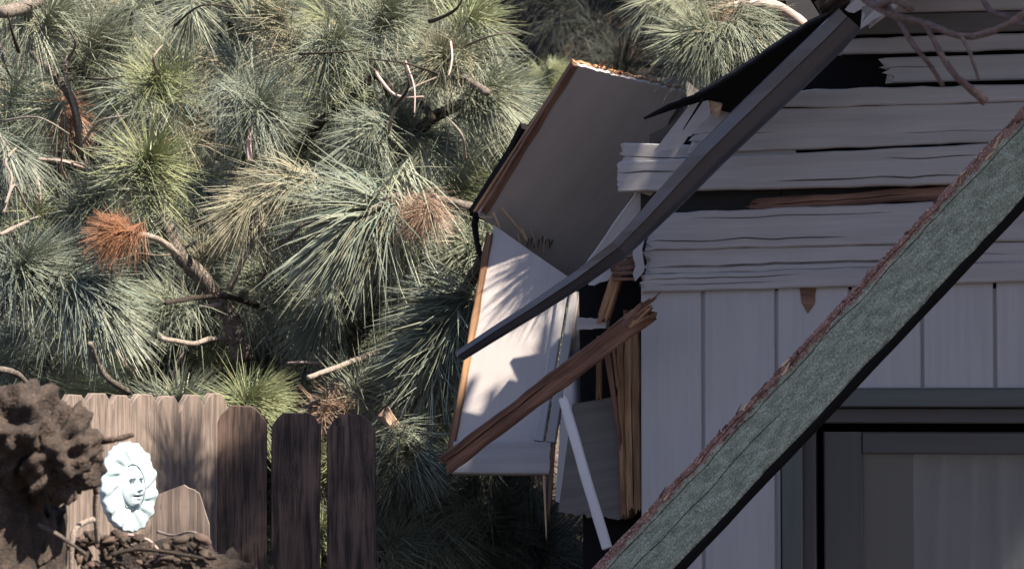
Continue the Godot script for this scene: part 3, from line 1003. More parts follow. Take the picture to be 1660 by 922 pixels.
	for a in [[743, 578, 7.25, 19], [800, 541, 7.2, 22], [870, 497, 7.15, 25], [940, 451, 7.08, 28], [1005, 403, 7.0, 33], [1050, 358, 6.98, 38], [1100, 305, 6.95, 46], [1150, 252, 6.92, 50], [1200, 203, 6.9, 52], [1290, 117, 6.85, 54], [1345, 64, 6.82, 54], [1378, 30, 6.8, 50]]:
		path.append([pt(a[0], a[1], a[2]), a[3] * a[2] / F])
	var md := start()
	var rings := []
	for i in path.size() * 3 - 2:
		var t := i / 3.0
		var i0 := mini(int(t), path.size() - 2)
		var p: Vector3 = path[i0][0].lerp(path[i0 + 1][0], t - i0)
		var w: float = lerpf(path[i0][1], path[i0 + 1][1], t - i0)
		var d: Vector3 = (path[i0 + 1][0] - path[i0][0]).normalized()
		var side := d.cross(Vector3(0, 0, 1)).normalized()     # to the lower right
		var z := side.cross(d).normalized()
		if z.z < 0:
			z = -z
		var dent := 0.002 * sin(i * 0.9) + 0.002 * sin(i * 0.37)
		var prof := [Vector2(-0.5, -0.012), Vector2(-0.46, 0.004), Vector2(-0.1, 0.010 + dent), Vector2(-0.06, 0.0 + dent), Vector2(0.3, -0.008 + dent * 0.5), Vector2(0.42, -0.012), Vector2(0.5, 0.004), Vector2(0.52, -0.02)]
		var ring := []
		for q in prof:
			ring.append(p + side * q.x * w + z * q.y)
		for q in range(prof.size() - 1, -1, -1):
			ring.append(p + side * prof[q].x * w + z * (prof[q].y - 0.0015))
		rings.append(ring)
	for i in rings.size() - 1:
		for j in rings[i].size():
			var l: int = (j + 1) % rings[i].size()
			tri(md, rings[i][j], rings[i][l], rings[i + 1][l])
			tri(md, rings[i][j], rings[i + 1][l], rings[i + 1][j])
	var mo := obj(numbered("drip_edge"), finish(md), M.metal, self)
	tag(mo, "long bent dark metal drip edge torn loose and sloping down from the roof", "flashing")

	# black torn roofing along the broken rake
	var rp := thing("torn_roofing", "black torn strip of roofing along the broken sloping roof edge", "roofing", pt(1200, 150, 7.0))
	var ra := pt(1140, 156, 7.0)
	var rb := pt(1392, 4, 6.86)
	var rc := pt(1240, 165, 7.12)
	var rn := (rb - ra).cross(rc - ra).normalized()
	var R := func(x, y, off = 0.0): return hit(x, y, ra + (rn if rn.z > 0 else -rn) * off, rn)
	plate("felt_layer", [R.call(1045, 194), R.call(1085, 172), R.call(1140, 152), R.call(1200, 117), R.call(1255, 80), R.call(1310, 43), R.call(1398, 4), R.call(1396, 45), R.call(1330, 100), R.call(1240, 165), R.call(1195, 186), R.call(1160, 176), R.call(1140, 164), R.call(1085, 180)], 0.008, M.felt, rp, {"torn": [1, 2, 3, 4, 5], "jag": 0.003, "step": 0.02})
	plate("shingle_piece", [R.call(1128, 156, -0.012), R.call(1200, 113, -0.012), R.call(1312, 38, -0.012), R.call(1395, 0, -0.012), R.call(1380, 20, -0.012), R.call(1180, 150, -0.012)], 0.01, M.shingle, rp, {"torn": [0, 1, 2], "jag": 0.003, "step": 0.03})
	bar("rafter_tail", pt(1160, 166, 7.02), pt(1175, 150, 7.3), 0.035, 0.035, Vector3(0, 0.3, 1), M.raw_pale, rp, {"seed": 81, "jag0": 0.01})
	bar("splinter", pt(1140, 160, 6.98), pt(1108, 210, 6.98), 0.008, 0.005, Vector3(0, 0, 1), M.felt, rp, {"seed": 82, "taper": 0.3})
	plate("white_scrap", [pt(1118, 170, 7.02), pt(1150, 162, 7.02), pt(1152, 186, 7.02), pt(1100, 240, 7.04), pt(1060, 246, 7.06)], 0.01, M.paint, rp, {"torn": [1, 2, 3], "jag": 0.003})

	# heavy leaning timber in front of the wall
	var ta := pt(985, 965, 6.35)
	var tb := pt(1740, 160, 6.05)
	var tm := thing("leaning_timber", "rough grey-green timber leaning diagonally across the house wall, reddish wood showing along its upper edge", "timber", pt(1000, 922, 6.3))
	var dirb := (tb - ta).normalized()
	ta -= dirb * 1.45
	var face := Vector3(-0.28, 0.18, 1.0)
	bar("timber", ta, tb, 0.150, 0.045, face, M.beam, tm, {"seed": 91, "fit": true, "edge": 0.004, "bevel": 0.003, "nx": 90, "cracks": [[0.1, 0.98, 0.79, 0.008, 0.0016], [0.35, 0.68, 0.48, 0.008, 0.0014], [0.55, 0.9, 0.9, 0.006, 0.0014]]})
	var up := face.normalized().cross(dirb).normalized()
	bar("dark_strip", ta - up * 0.0815 - face.normalized() * 0.002, tb - up * 0.0815 - face.normalized() * 0.002, 0.013, 0.044, face, M.felt, tm, {"seed": 93, "edge": 0.002, "nx": 40})  # separate black strip added to make the underside read dark
	# chips of wood lifted from the worn edge
	var L := ta.distance_to(tb)
	for i in 70:
		var s := L * lerpf(0.5, 1.0, rng.randf())
		var p := ta + dirb * s + up * rng.randf_range(0.052, 0.074) + face.normalized() * 0.001
		var q := p + dirb * rng.randf_range(0.008, 0.03) + up * rng.randf_range(-0.004, 0.008) + face.normalized() * rng.randf_range(0.001, 0.006)
		bar("chip", p, q, rng.randf_range(0.003, 0.008), 0.002, face + Vector3(rng.randf_range(-0.6, 0.6), 0, 0), [M.raw_red, M.fence_dark, M.raw_pale, M.raw_red][i % 4], tm, {"seed": i, "nx": 2, "taper": 0.3, "cols": 0})

# ---------------------------------------------------------------- fallen pine behind the fence
func dir2(deg: float, tw: float) -> Vector3:
	var a := deg_to_rad(deg)
	return Vector3(cos(a), sin(a), tw).normalized()

func build_fallen_pine() -> void:
	rng.seed = 4151
	var t := thing("fallen_pine", "fallen pine with long green needle tufts filling the view behind the fence", "pine tree", Vector3(-2.5, 0, -10.5))
	obj("trunk", tube([Vector3(1.2, 0.5, -10.4), Vector3(-0.4, 1.2, -10.1), Vector3(-1.6, 2.0, -10.2), Vector3(-3.2, 3.4, -10.6)], 0.2, 0.11, 12, 8, 0.12, 3), M.bark_dark, t)
	for b in [
		[[[650, 300, 8.75], [648, 262, 8.7], [668, 224, 8.65], [700, 192, 8.6], [745, 170, 8.55], [790, 150, 8.5]], 26, 14, "bark_dark"],
		[[[790, 150, 8.5], [762, 132, 8.5], [735, 112, 8.5], [712, 97, 8.45]], 14, 10, "bark"],
		[[[700, 192, 8.6], [690, 175, 8.6], [672, 160, 8.6]], 13, 10, "bark_dark"],
		[[[650, 300, 8.75], [640, 360, 9.0], [600, 520, 9.6], [560, 640, 10.0]], 28, 40, "bark_dark"],
		[[[614, 122, 8.7], [600, 103, 8.6], [565, 85, 8.5], [530, 74, 8.4]], 15, 9, "bark"],
		[[[614, 122, 8.7], [640, 170, 8.9], [650, 270, 8.9]], 15, 20, "bark_dark"],
		[[[392, 580, 8.7], [372, 515, 8.6], [330, 455, 8.5], [288, 412, 8.4], [270, 365, 8.35], [250, 322, 8.3], [232, 288, 8.25]], 32, 17, "bark"],
		[[[392, 580, 8.7], [410, 640, 9.2], [470, 720, 10.0]], 34, 40, "bark_dark"],
		[[[286, 412, 8.35], [262, 392, 8.2], [235, 382, 8.05], [188, 377, 7.9]], 13, 10, "twig_pale"],
		[[[405, 262, 8.4], [403, 235, 8.35], [408, 200, 8.3], [414, 168, 8.25]], 10, 8, "twig_pink"],
		[[[132, 250, 8.8], [118, 170, 8.7], [85, 120, 8.6], [50, 85, 8.55], [22, 42, 8.5]], 14, 12, "bark"],
		[[[132, 250, 8.8], [125, 190, 8.6], [105, 120, 8.5], [108, 92, 8.45]], 8, 6, "twig_pale"],
		[[[-10, 530, 8.2], [12, 480, 8.15], [36, 440, 8.1]], 15, 11, "bark"],
		[[[145, 556, 8.0], [158, 592, 8.0], [180, 618, 7.95], [205, 634, 7.95]], 9, 12, "bark"],
		[[[262, 549, 8.1], [312, 557, 8.15], [342, 549, 8.2], [385, 550, 8.5]], 8, 10, "twig_pale"],
		[[[268, 491, 8.1], [320, 482, 8.2], [375, 482, 8.3], [425, 500, 8.5]], 8, 10, "bark_dark"],
		[[[-10, 598, 7.8], [22, 604, 7.8], [40, 620, 7.8], [52, 640, 7.85]], 11, 11, "bark"],
		[[[770, 338, 8.3], [720, 325, 8.25], [660, 318, 8.2], [625, 325, 8.1], [588, 350, 8.0]], 16, 12, "bark"],
		[[[785, 420, 8.2], [760, 460, 8.2], [742, 500, 8.2], [728, 570, 8.2]], 26, 14, "bark_dark"],
		[[[370, 470, 8.6], [395, 420, 8.5], [425, 370, 8.4], [450, 330, 8.3]], 10, 7, "twig_pale"],
		[[[0, 380, 8.1], [30, 365, 8.1], [60, 352, 8.1]], 7, 5, "twig_pale"],
		[[[8, 330, 8.2], [22, 300, 8.2], [40, 330, 8.2], [55, 350, 8.2]], 5, 4, "twig_pale"],
		[[[5, 345, 8.2], [18, 290, 8.2], [8, 262, 8.2], [25, 240, 8.2]], 5, 4, "twig_pale"],
		[[[62, 258, 8.3], [100, 260, 8.3], [142, 268, 8.3]], 5, 5, "twig_pale"],
		[[[500, 612, 8.0], [560, 590, 8.1], [640, 560, 8.3]], 8, 12, "twig_pale"],
		[[[610, 900, 8.2], [680, 850, 8.3], [730, 800, 8.4], [770, 770, 8.6]], 26, 34, "bark_dark"],
		[[[480, 670, 8.1], [530, 650, 8.2], [580, 690, 8.3]], 10, 12, "bark"],
		[[[0, 20, 8.4], [40, 10, 8.4], [120, -30, 8.5]], 22, 26, "bark_pale"],
		[[[610, 118, 8.8], [500, 220, 9.2], [440, 330, 9.6]], 14, 20, "bark_dark"],
		[[[130, 240, 8.9], [200, 400, 9.5], [330, 560, 9.9]], 14, 24, "bark_dark"]]:
		for k in b[0].size():
			b[0][k][2] -= 0.1 + 0.26 * (1.0 - k / (b[0].size() - 1.0))
		limb("branch", b[0], b[1], b[2], M[b[3]], t, int(b[0][0][0]) + 11, 9)
	bar("broken_stub", pt(622, 662, 7.62), pt(664, 726, 7.7), 0.036, 0.03, Vector3(0.2, 0.4, 1), M.grain_pale, t, {"seed": 5, "jag0": 0.05, "jag1": 0.02, "edge": 0.006, "nx": 8})
	# dead twigs caught among the needles
	for i in 46:
		var x := rng.randf_range(-10, 760)
		var y := rng.randf_range(10, 640 if x < 560 else 860)
		var d := rng.randf_range(7.85, 8.3)
		var an := rng.randf() * TAU
		var L := rng.randf_range(40, 120)
		var e := Vector2(cos(an), sin(an)) * L
		var k := Vector2(-e.y, e.x) * rng.randf_range(-0.25, 0.25)
		limb("twig", [[x, y, d + 0.12], [x + e.x * 0.5 + k.x, y + e.y * 0.5 + k.y, d], [x + e.x, y + e.y, d + rng.randf_range(-0.05, 0.1)]], rng.randf_range(4, 8), 2, M[["twig_pale", "bark", "bark_dark", "twig_pink"][i % 4]], t, 300 + i, 6)
	# tufts that can be told apart: [px, py, depth, direction in the picture, towards the camera, scale, colour, variant]
	for q in [
		[308, 22, 8.2, 260, 0.5, 0.75, "green", 0], [265, 128, 8.2, 85, 0.3, 0.9, "yellow", 0], [262, 120, 8.15, 50, 0.6, 0.8, "yellow", 2],
		[236, 252, 8.1, 95, 0.5, 1.15, "yellow", 0], [232, 270, 8.1, 130, 0.3, 1.1, "green", 1], [240, 262, 8.1, 40, 0.4, 1.1, "yellow", 1],
		[415, 165, 8.2, 70, 0.6, 1.0, "blue", 0], [418, 168, 8.2, -20, 0.4, 1.0, "blue", 1], [412, 170, 8.2, 150, 0.3, 0.9, "green", 2], [420, 172, 8.2, -70, 0.4, 0.9, "blue", 1],
		[530, 73, 8.35, 100, 0.3, 1.0, "green", 0], [528, 75, 8.3, 170, 0.3, 0.9, "green", 2], [533, 78, 8.3, 270, 0.4, 0.95, "blue", 0], [545, 60, 8.3, 55, 0.2, 0.9, "green", 1],
		[710, 92, 8.4, 110, 0.4, 1.0, "green", 0], [712, 95, 8.4, 60, 0.4, 1.0, "green", 0], [706, 98, 8.35, 215, 0.5, 0.9, "straw", 2], [708, 92, 8.35, 170, 0.4, 0.85, "green", 1],
		[712, 60, 8.4, 95, 0.4, 0.4, "tan", 2],
		[792, 148, 8.4, 10, 0.4, 1.05, "green", 0], [794, 150, 8.4, 40, 0.4, 1.0, "green", 1], [790, 155, 8.4, 275, 0.4, 0.75, "blue", 2], [795, 152, 8.4, -25, 0.5, 0.9, "green", 0],
		[598, 212, 8.3, 215, 0.5, 0.95, "blue", 0], [600, 215, 8.3, 260, 0.4, 0.85, "green", 0], [650, 200, 8.5, 120, 0.5, 0.9, "blue", 0], [640, 180, 8.5, 60, 0.6, 0.9, "blue", 1],
		[700, 235, 8.5, -40, 0.4, 0.9, "green", 0], [690, 250, 8.4, 290, 0.4, 0.8, "green", 1],
		[585, 352, 8.0, 215, 0.35, 1.7, "blue", 0], [582, 352, 8.0, 240, 0.3, 1.55, "green", 1], [580, 354, 8.0, 200, 0.4, 1.5, "green", 0], [590, 356, 8.05, 270, 0.3, 1.3, "blue", 2], [592, 350, 8.1, 300, 0.4, 1.2, "blue", 1],
		[688, 345, 7.95, 250, 0.4, 0.55, "tan", 0], [690, 348, 7.95, 200, 0.4, 0.6, "tan", 0], [702, 342, 7.95, 320, 0.5, 0.6, "tan", 2], [675, 335, 7.95, 120, 0.4, 0.45, "tan", 1],
		[665, 380, 8.15, 320, 0.4, 1.1, "blue", 0], [668, 376, 8.15, -10, 0.4, 1.0, "green", 1],
		[192, 377, 7.86, 178, 0.1, 0.6, "rust", 0], [186, 377, 7.86, 172, 0.2, 0.55, "rust", 0], [184, 378, 7.84, 190, 0.2, 0.6, "rust", 1], [180, 380, 7.84, 225, 0.3, 0.5, "rust", 2],
		[36, 432, 8.0, 70, 0.4, 1.15, "blue", 0], [40, 428, 8.0, 25, 0.5, 1.2, "blue", 0], [34, 430, 8.0, 140, 0.4, 1.1, "blue", 1], [45, 440, 8.0, -30, 0.4, 1.1, "green", 0],
		[130, 470, 7.95, -35, 0.4, 1.25, "blue", 0], [150, 480, 7.95, -55, 0.4, 1.3, "blue", 0], [140, 465, 7.95, -10, 0.5, 1.2, "green", 1], [165, 500, 7.95, -70, 0.4, 1.2, "green", 0],
		[268, 490, 8.0, 140, 0.5, 0.8, "green", 0], [266, 488, 8.0, 175, 0.4, 0.85, "green", 2], [270, 492, 8.0, 260, 0.3, 0.7, "blue", 0],
		[400, 650, 7.75, 90, 0.4, 0.9, "yellow", 0], [405, 650, 7.75, 40, 0.4, 0.9, "yellow", 1], [395, 650, 7.75, 130, 0.4, 0.95, "yellow", 2], [410, 648, 7.75, 15, 0.4, 0.8, "yellow", 0],
		[290, 645, 7.85, 95, 0.4, 0.9, "green", 0], [285, 648, 7.85, 60, 0.4, 0.9, "blue", 1], [255, 650, 7.85, 120, 0.4, 0.9, "green", 2],
		[740, 500, 8.0, 215, 0.3, 1.5, "blue", 0], [742, 510, 8.0, 235, 0.3, 1.4, "deep_shade", 0], [735, 540, 7.95, 225, 0.3, 1.3, "blue", 1], [730, 560, 7.9, 250, 0.3, 1.3, "green", 0], [745, 480, 8.0, 180, 0.4, 1.3, "green", 2],
		[690, 590, 8.0, 240, 0.4, 1.1, "deep_shade", 0], [700, 620, 7.9, 265, 0.3, 1.1, "blue", 2],
		[655, 740, 7.7, 190, 0.4, 0.8, "deep_shade", 0], [660, 740, 7.7, 20, 0.4, 0.9, "deep_shade", 0], [670, 735, 7.7, 320, 0.4, 0.9, "green", 2], [650, 730, 7.7, 250, 0.3, 0.9, "deep_shade", 0],
		[655, 725, 7.7, 110, 0.4, 0.3, "tan", 2], [665, 730, 7.7, 60, 0.4, 0.3, "rust", 2],
		[560, 660, 8.0, 130, 0.4, 0.8, "tan", 1], [580, 640, 8.0, 150, 0.4, 0.8, "straw", 2], [530, 655, 7.95, 60, 0.5, 0.7, "tan", 2], [585, 620, 8.0, 60, 0.4, 0.9, "green", 0],
		[470, 300, 8.1, 190, 0.4, 1.1, "straw", 0], [440, 330, 8.1, 230, 0.4, 1.1, "straw", 1], [455, 310, 8.1, 160, 0.4, 1.0, "green", 2], [400, 340, 8.1, 245, 0.4, 1.0, "straw", 0],
		[465, 350, 8.1, 20, 0.3, 1.0, "green", 1],
		[110, 190, 8.6, 300, 0.4, 0.7, "rust", 2], [100, 200, 8.6, 260, 0.4, 0.8, "tan", 2],
		[150, 60, 8.3, 60, 0.4, 1.0, "green", 0], [60, 40, 8.3, -40, 0.4, 1.0, "green", 1], [80, 20, 8.3, 60, 0.5, 1.0, "green", 0], [195, 40, 8.4, 250, 0.4, 1.0, "deep_shade", 0],
		[20, 150, 8.4, 60, 0.5, 1.0, "yellow", 2], [70, 180, 8.4, 200, 0.5, 1.0, "green", 0], [30, 250, 8.3, -30, 0.4, 0.8, "blue", 0], [12, 242, 8.2, -60, 0.4, 0.8, "blue", 1],
		[60, 340, 8.3, 60, 0.4, 0.9, "yellow", 2], [150, 330, 8.3, 70, 0.4, 0.9, "green", 0], [170, 300, 8.3, 110, 0.5, 0.9, "green", 1], [150, 320, 8.3, 20, 0.4, 1.0, "blue", 2],
		[330, 300, 8.4, -30, 0.4, 1.0, "green", 0], [350, 420, 8.5, 60, 0.4, 1.0, "green", 1], [430, 440, 8.4, 110, 0.5, 1.0, "green", 0], [480, 480, 8.4, 200, 0.4, 1.1, "green", 2], [520, 520, 8.3, 240, 0.4, 1.0, "blue", 0],
		[420, 10, 8.3, 60, 0.4, 1.0, "green", 0], [455, 20, 8.3, 110, 0.4, 1.0, "straw", 1], [620, 10, 8.4, 80, 0.4, 1.0, "green", 0], [640, 30, 8.4, 30, 0.4, 1.0, "green", 2], [760, 30, 8.5, 60, 0.4, 1.0, "yellow", 0], [790, 40, 8.5, -10, 0.4, 1.0, "green", 1], [770, 90, 8.5, 10, 0.4, 0.9, "blue", 0],
		[810, 290, 8.6, 100, 0.4, 0.8, "yellow", 2], [740, 290, 8.6, 80, 0.4, 0.8, "yellow", 0], [835, 210, 8.6, 200, 0.4, 0.8, "green", 0], [800, 240, 8.6, 260, 0.4, 0.8, "blue", 1],
		[760, 395, 8.1, 160, 0.4, 1.1, "green", 0], [755, 400, 8.1, 210, 0.4, 1.1, "green", 2], [700, 450, 8.2, 120, 0.4, 1.0, "straw", 1],
		[700, 830, 7.9, 30, 0.4, 1.0, "green", 0], [690, 850, 7.9, 150, 0.4, 1.0, "deep_shade", 1], [720, 860, 7.9, -20, 0.4, 1.1, "green", 2], [640, 870, 7.8, 70, 0.4, 0.9, "green", 0], [780, 840, 8.0, 80, 0.4, 1.1, "deep_shade", 0], [800, 880, 8.0, 120, 0.3, 1.1, "deep_shade", 1], [860, 880, 8.1, 100, 0.3, 1.2, "deep_shade", 0], [650, 800, 7.8, 200, 0.3, 1.0, "deep_shade", 0], [720, 790, 7.8, 160, 0.4, 1.1, "deep_shade", 1], [840, 820, 8.1, 250, 0.4, 1.1, "deep_shade", 0], [600, 850, 7.9, 100, 0.4, 1.0, "green", 0], [770, 790, 7.9, 250, 0.4, 1.0, "deep_shade", 2]]:
		tuft(t, pt(q[0], q[1], q[2] - 0.08), dir2(q[3], q[4]), q[5], q[6], q[7])
	# further tufts of the same crown, a little behind
	var cols := ["green", "green", "blue", "blue", "yellow", "straw", "deep_shade"]
	var n := 0
	while n < 150:
		var x := rng.randf_range(-60, 860)
		var y := rng.randf_range(-40, 900)
		if y > 660 and x < 520:
			continue
		if y < 150 and x > 745:
			continue
		var d := rng.randf_range(8.55, 9.3)
		tuft(t, pt(x, y, d), dir2(rng.randf_range(20, 160) if rng.randf() < 0.6 else rng.randf_range(0, 360), rng.randf_range(0.1, 0.9)), rng.randf_range(0.8, 1.2), cols[rng.randi() % cols.size()] if y < 560 or x < 560 else "deep_shade", rng.randi() % 3)  # lower right takes the needle colour with shade in it
		n += 1
	# the depth of the crown behind them
	for c in ["green", "deep_shade", "deep_shade", "deep_shade"]:  # mostly the dark copy: the inner crown's shade is in its colour
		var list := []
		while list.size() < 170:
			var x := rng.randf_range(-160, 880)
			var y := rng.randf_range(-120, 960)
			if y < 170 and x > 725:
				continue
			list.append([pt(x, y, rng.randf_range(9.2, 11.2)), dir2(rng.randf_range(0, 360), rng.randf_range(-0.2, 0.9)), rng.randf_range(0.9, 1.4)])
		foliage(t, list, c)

# ---------------------------------------------------------------- pine lying on the roof, mostly above the view
func build_roof_pine() -> void:
	rng.seed = 4168
	var t := thing("roof_pine", "pine bough resting across the broken roof, bright needles at the top and bare pale twigs", "pine tree", Vector3(1.6, 3.3, -6.2))
	obj("trunk", tube([Vector3(0.75, 3.3, -6.35), Vector3(1.5, 3.55, -6.1), Vector3(2.6, 4.25, -6.0), Vector3(4.4, 5.4, -6.1)], 0.12, 0.24, 12, 8, 0.12, 5), M.bark, t)
	# the bough in view
	limb("branch", [[1560, -120, 7.0], [1420, -20, 7.3], [1330, 60, 7.62], [1300, 38, 7.62], [1262, 12, 7.6], [1215, 6, 7.56], [1165, 20, 7.52], [1132, 52, 7.5]], 26, 15, M.twig_pink, t, 21, 9)
	limb("branch", [[1215, 6, 7.56], [1205, 28, 7.55], [1198, 42, 7.55]], 9, 7, M.bark, t, 22, 7)
	limb("branch", [[1165, 20, 7.52], [1120, 14, 7.52], [1060, -5, 7.5], [1030, -20, 7.5]], 9, 6, M.bark, t, 23, 7)
	for q in [
		[1130, 56, 7.44, 170, 0.25, 0.85, "green", 0], [1126, 58, 7.44, 185, 0.3, 0.9, "green", 0], [1130, 58, 7.42, 205, 0.35, 0.85, "green", 1], [1136, 62, 7.42, 240, 0.35, 0.75, "blue", 0], [1140, 64, 7.42, 268, 0.35, 0.7, "blue", 0], [1146, 62, 7.44, 290, 0.3, 0.75, "green", 1],
		[1198, 44, 7.5, 270, 0.3, 0.75, "green", 0], [1200, 44, 7.5, 315, 0.3, 0.75, "green", 0], [1204, 42, 7.5, -10, 0.2, 0.8, "blue", 1], [1230, 40, 7.5, 300, 0.3, 0.75, "green", 2], [1180, 44, 7.5, 230, 0.3, 0.7, "green", 2],
		[1120, 12, 7.5, 110, 0.2, 0.6, "straw", 2], [1060, -5, 7.48, 175, 0.2, 0.7, "green", 1], [1190, 8, 7.5, 95, 0.3, 0.4, "tan", 2], [1170, 18, 7.48, 60, 0.2, 0.35, "tan", 2], [1150, 40, 7.46, 95, 0.3, 0.35, "rust", 2]]:
		tuft(t, pt(q[0], q[1], q[2]), dir2(q[3], q[4]), q[5], q[6], q[7])
	# bare twigs hanging close to the camera at the upper right
	for b in [
		[[[1330, -160, 5.35], [1380, -30, 5.05], [1440, 20, 4.90], [1500, 38, 4.85], [1560, 58, 4.80], [1612, 50, 4.75], [1660, 20, 4.75], [1700, -40, 4.85]], 13, 9],
		[[[1400, -40, 5.05], [1450, 22, 4.90], [1480, 70, 4.85], [1512, 110, 4.85], [1530, 140, 4.85]], 10, 6],
		[[[1500, 38, 4.85], [1540, 110, 4.80], [1572, 142, 4.80], [1600, 165, 4.80]], 8, 15],
		[[[1560, 58, 4.80], [1575, 90, 4.75], [1588, 130, 4.75]], 8, 5],
		[[[1580, -60, 5.05], [1600, 10, 4.95], [1640, 30, 4.90], [1700, 60, 4.85]], 10, 7],
		[[[1395, -20, 5.05], [1420, 8, 4.95], [1450, 0, 4.85], [1480, 18, 4.85]], 16, 10]]:
		limb("branch", b[0], b[1], b[2], M.twig_dim, t, int(b[0][0][0]), 8)
	# limbs and foliage above the view, which shade the wall and the right-hand fence
	var list := []
	for i in 26:
		var s := rng.randf()
		var a := Vector3(0.8, 3.35, -6.3).lerp(Vector3(3.3, 4.7, -6.0), s)
		var e := a + Vector3(rng.randf_range(-0.5, 0.3), rng.randf_range(-0.15, 0.4), (-0.45 if i % 3 == 0 else 0.95) * rng.randf_range(0.6, 1.1))
		obj("branch", tube([a, a.lerp(e, 0.5) + Vector3(0, 0.06, 0), e], 0.035, 0.012, 6, 4, 0.14, 40 + i), M.bark, t)
	while list.size() < 560:
		var s := rng.randf()
		var p := Vector3(lerpf(0.72, 3.6, s), lerpf(3.3, 4.5, s) + rng.randf_range(-0.15, 0.45), rng.randf_range(-6.5, -4.0))
		if p.z > -5.75 + s * 9.0:
			continue
		list.append([p, Vector3(rng.randf_range(-1, 1), rng.randf_range(-0.3, 1), rng.randf_range(-1, 1)), rng.randf_range(0.9, 1.3)])
	for i in 34:  # extra unseen tufts, added to shade the right of the hanging sheet
		list.append([Vector3(rng.randf_range(1.42, 1.75), rng.randf_range(3.5, 3.9), rng.randf_range(-6.75, -6.5)), Vector3(rng.randf_range(-1, 1), rng.randf_range(-0.3, 1), rng.randf_range(-1, 1)), rng.randf_range(0.8, 1.1)])
	obj("branch", tube([Vector3(0.85, 3.35, -6.3), Vector3(0.5, 3.4, -6.36), Vector3(0.22, 3.24, -6.4)], 0.03, 0.008, 7, 4, 0.14, 77), M.bark, t)  # branch and tufts out of view, set so their shadow fans over left fence
	tuft(t, Vector3(0.2, 3.2, -6.4), Vector3(-0.45, 0.85, 0.3), 1.05, "green", 0)
	tuft(t, Vector3(0.24, 3.22, -6.42), Vector3(-0.1, 0.95, -0.2), 1.0, "green", 1)
	foliage(t, list, "green")

# ---------------------------------------------------------------- trees on the slope behind
func build_forest() -> void:
	rng.seed = 4185
	var labels := ["dark pine glimpsed on the slope through gaps in the fallen crown", "dark pine on the slope behind the top edge of the torn eave", "dark pine on the slope behind the bright bough on the roof", "dark pine farthest up the slope, seen through the dark gap above the torn eave"]
	var xs := [-2.2, 0.95, 1.75, 0.2]
	var zs := [-15.6, -14.2, -16.4, -18.6]
	for i in xs.size():
		var b := Vector3(xs[i], 0.6, zs[i])
		var t := thing("pine_tree", labels[i], "pine tree", b, "dark pines on the slope")
		obj("trunk", tube([b, b + Vector3(0.1, 3, 0), b + Vector3(0.05, 9, 0.1)], 0.24, 0.07, 10, 6, 0.1, 60 + i), M.bark_dark, t)
		for k in 12:
			var y := 0.7 + k * 0.55
			var an := k * 2.4 + i
			var e := b + Vector3(cos(an) * 1.5, y + 0.2, sin(an) * 1.5)
			obj("branch", tube([b + Vector3(0.05, y, 0), b.lerp(e, 0.5) + Vector3(0, y * 0.5, 0), e], 0.035, 0.01, 6, 3, 0.1, 80 + k), M.bark_dark, t)
		var list := []
		for k in 260:
			var y := rng.randf_range(0.5, 8.0)
			var rad := sqrt(rng.randf()) * lerpf(1.9, 0.7, y / 8.0)
			var an := rng.randf() * TAU
			list.append([b + Vector3(cos(an) * rad, y, sin(an) * rad), Vector3(cos(an), rng.randf_range(-0.3, 0.9), sin(an)), rng.randf_range(1.2, 1.9)])
		foliage(t, list, "far", "crown")  # forest shade is put into this darker needle colour
	# young bright pine beyond the torn eave
	var yb := pt(890, 300, 11.5)
	yb.y = 0
	var y := thing("young_pine", "small bright yellow-green young pine just beyond the top of the torn eave", "pine tree", yb)
	obj("trunk", tube([yb, yb + Vector3(0.02, 1.6, 0), Vector3(yb.x, pt(0, 95, 11.5).y, yb.z)], 0.04, 0.012, 8, 5, 0.1, 7), M.bark, y)
	for k in 26:
		var s := rng.randf_range(-26, 26)
		tuft(y, pt(888 + s, 80 + rng.randf_range(0, 150) + absf(s), 11.5 + rng.randf_range(-0.2, 0.2)), Vector3(s * 0.04, rng.randf_range(0.4, 1.2), rng.randf_range(-0.5, 0.6)), 0.42, "yellow", rng.randi() % 3)

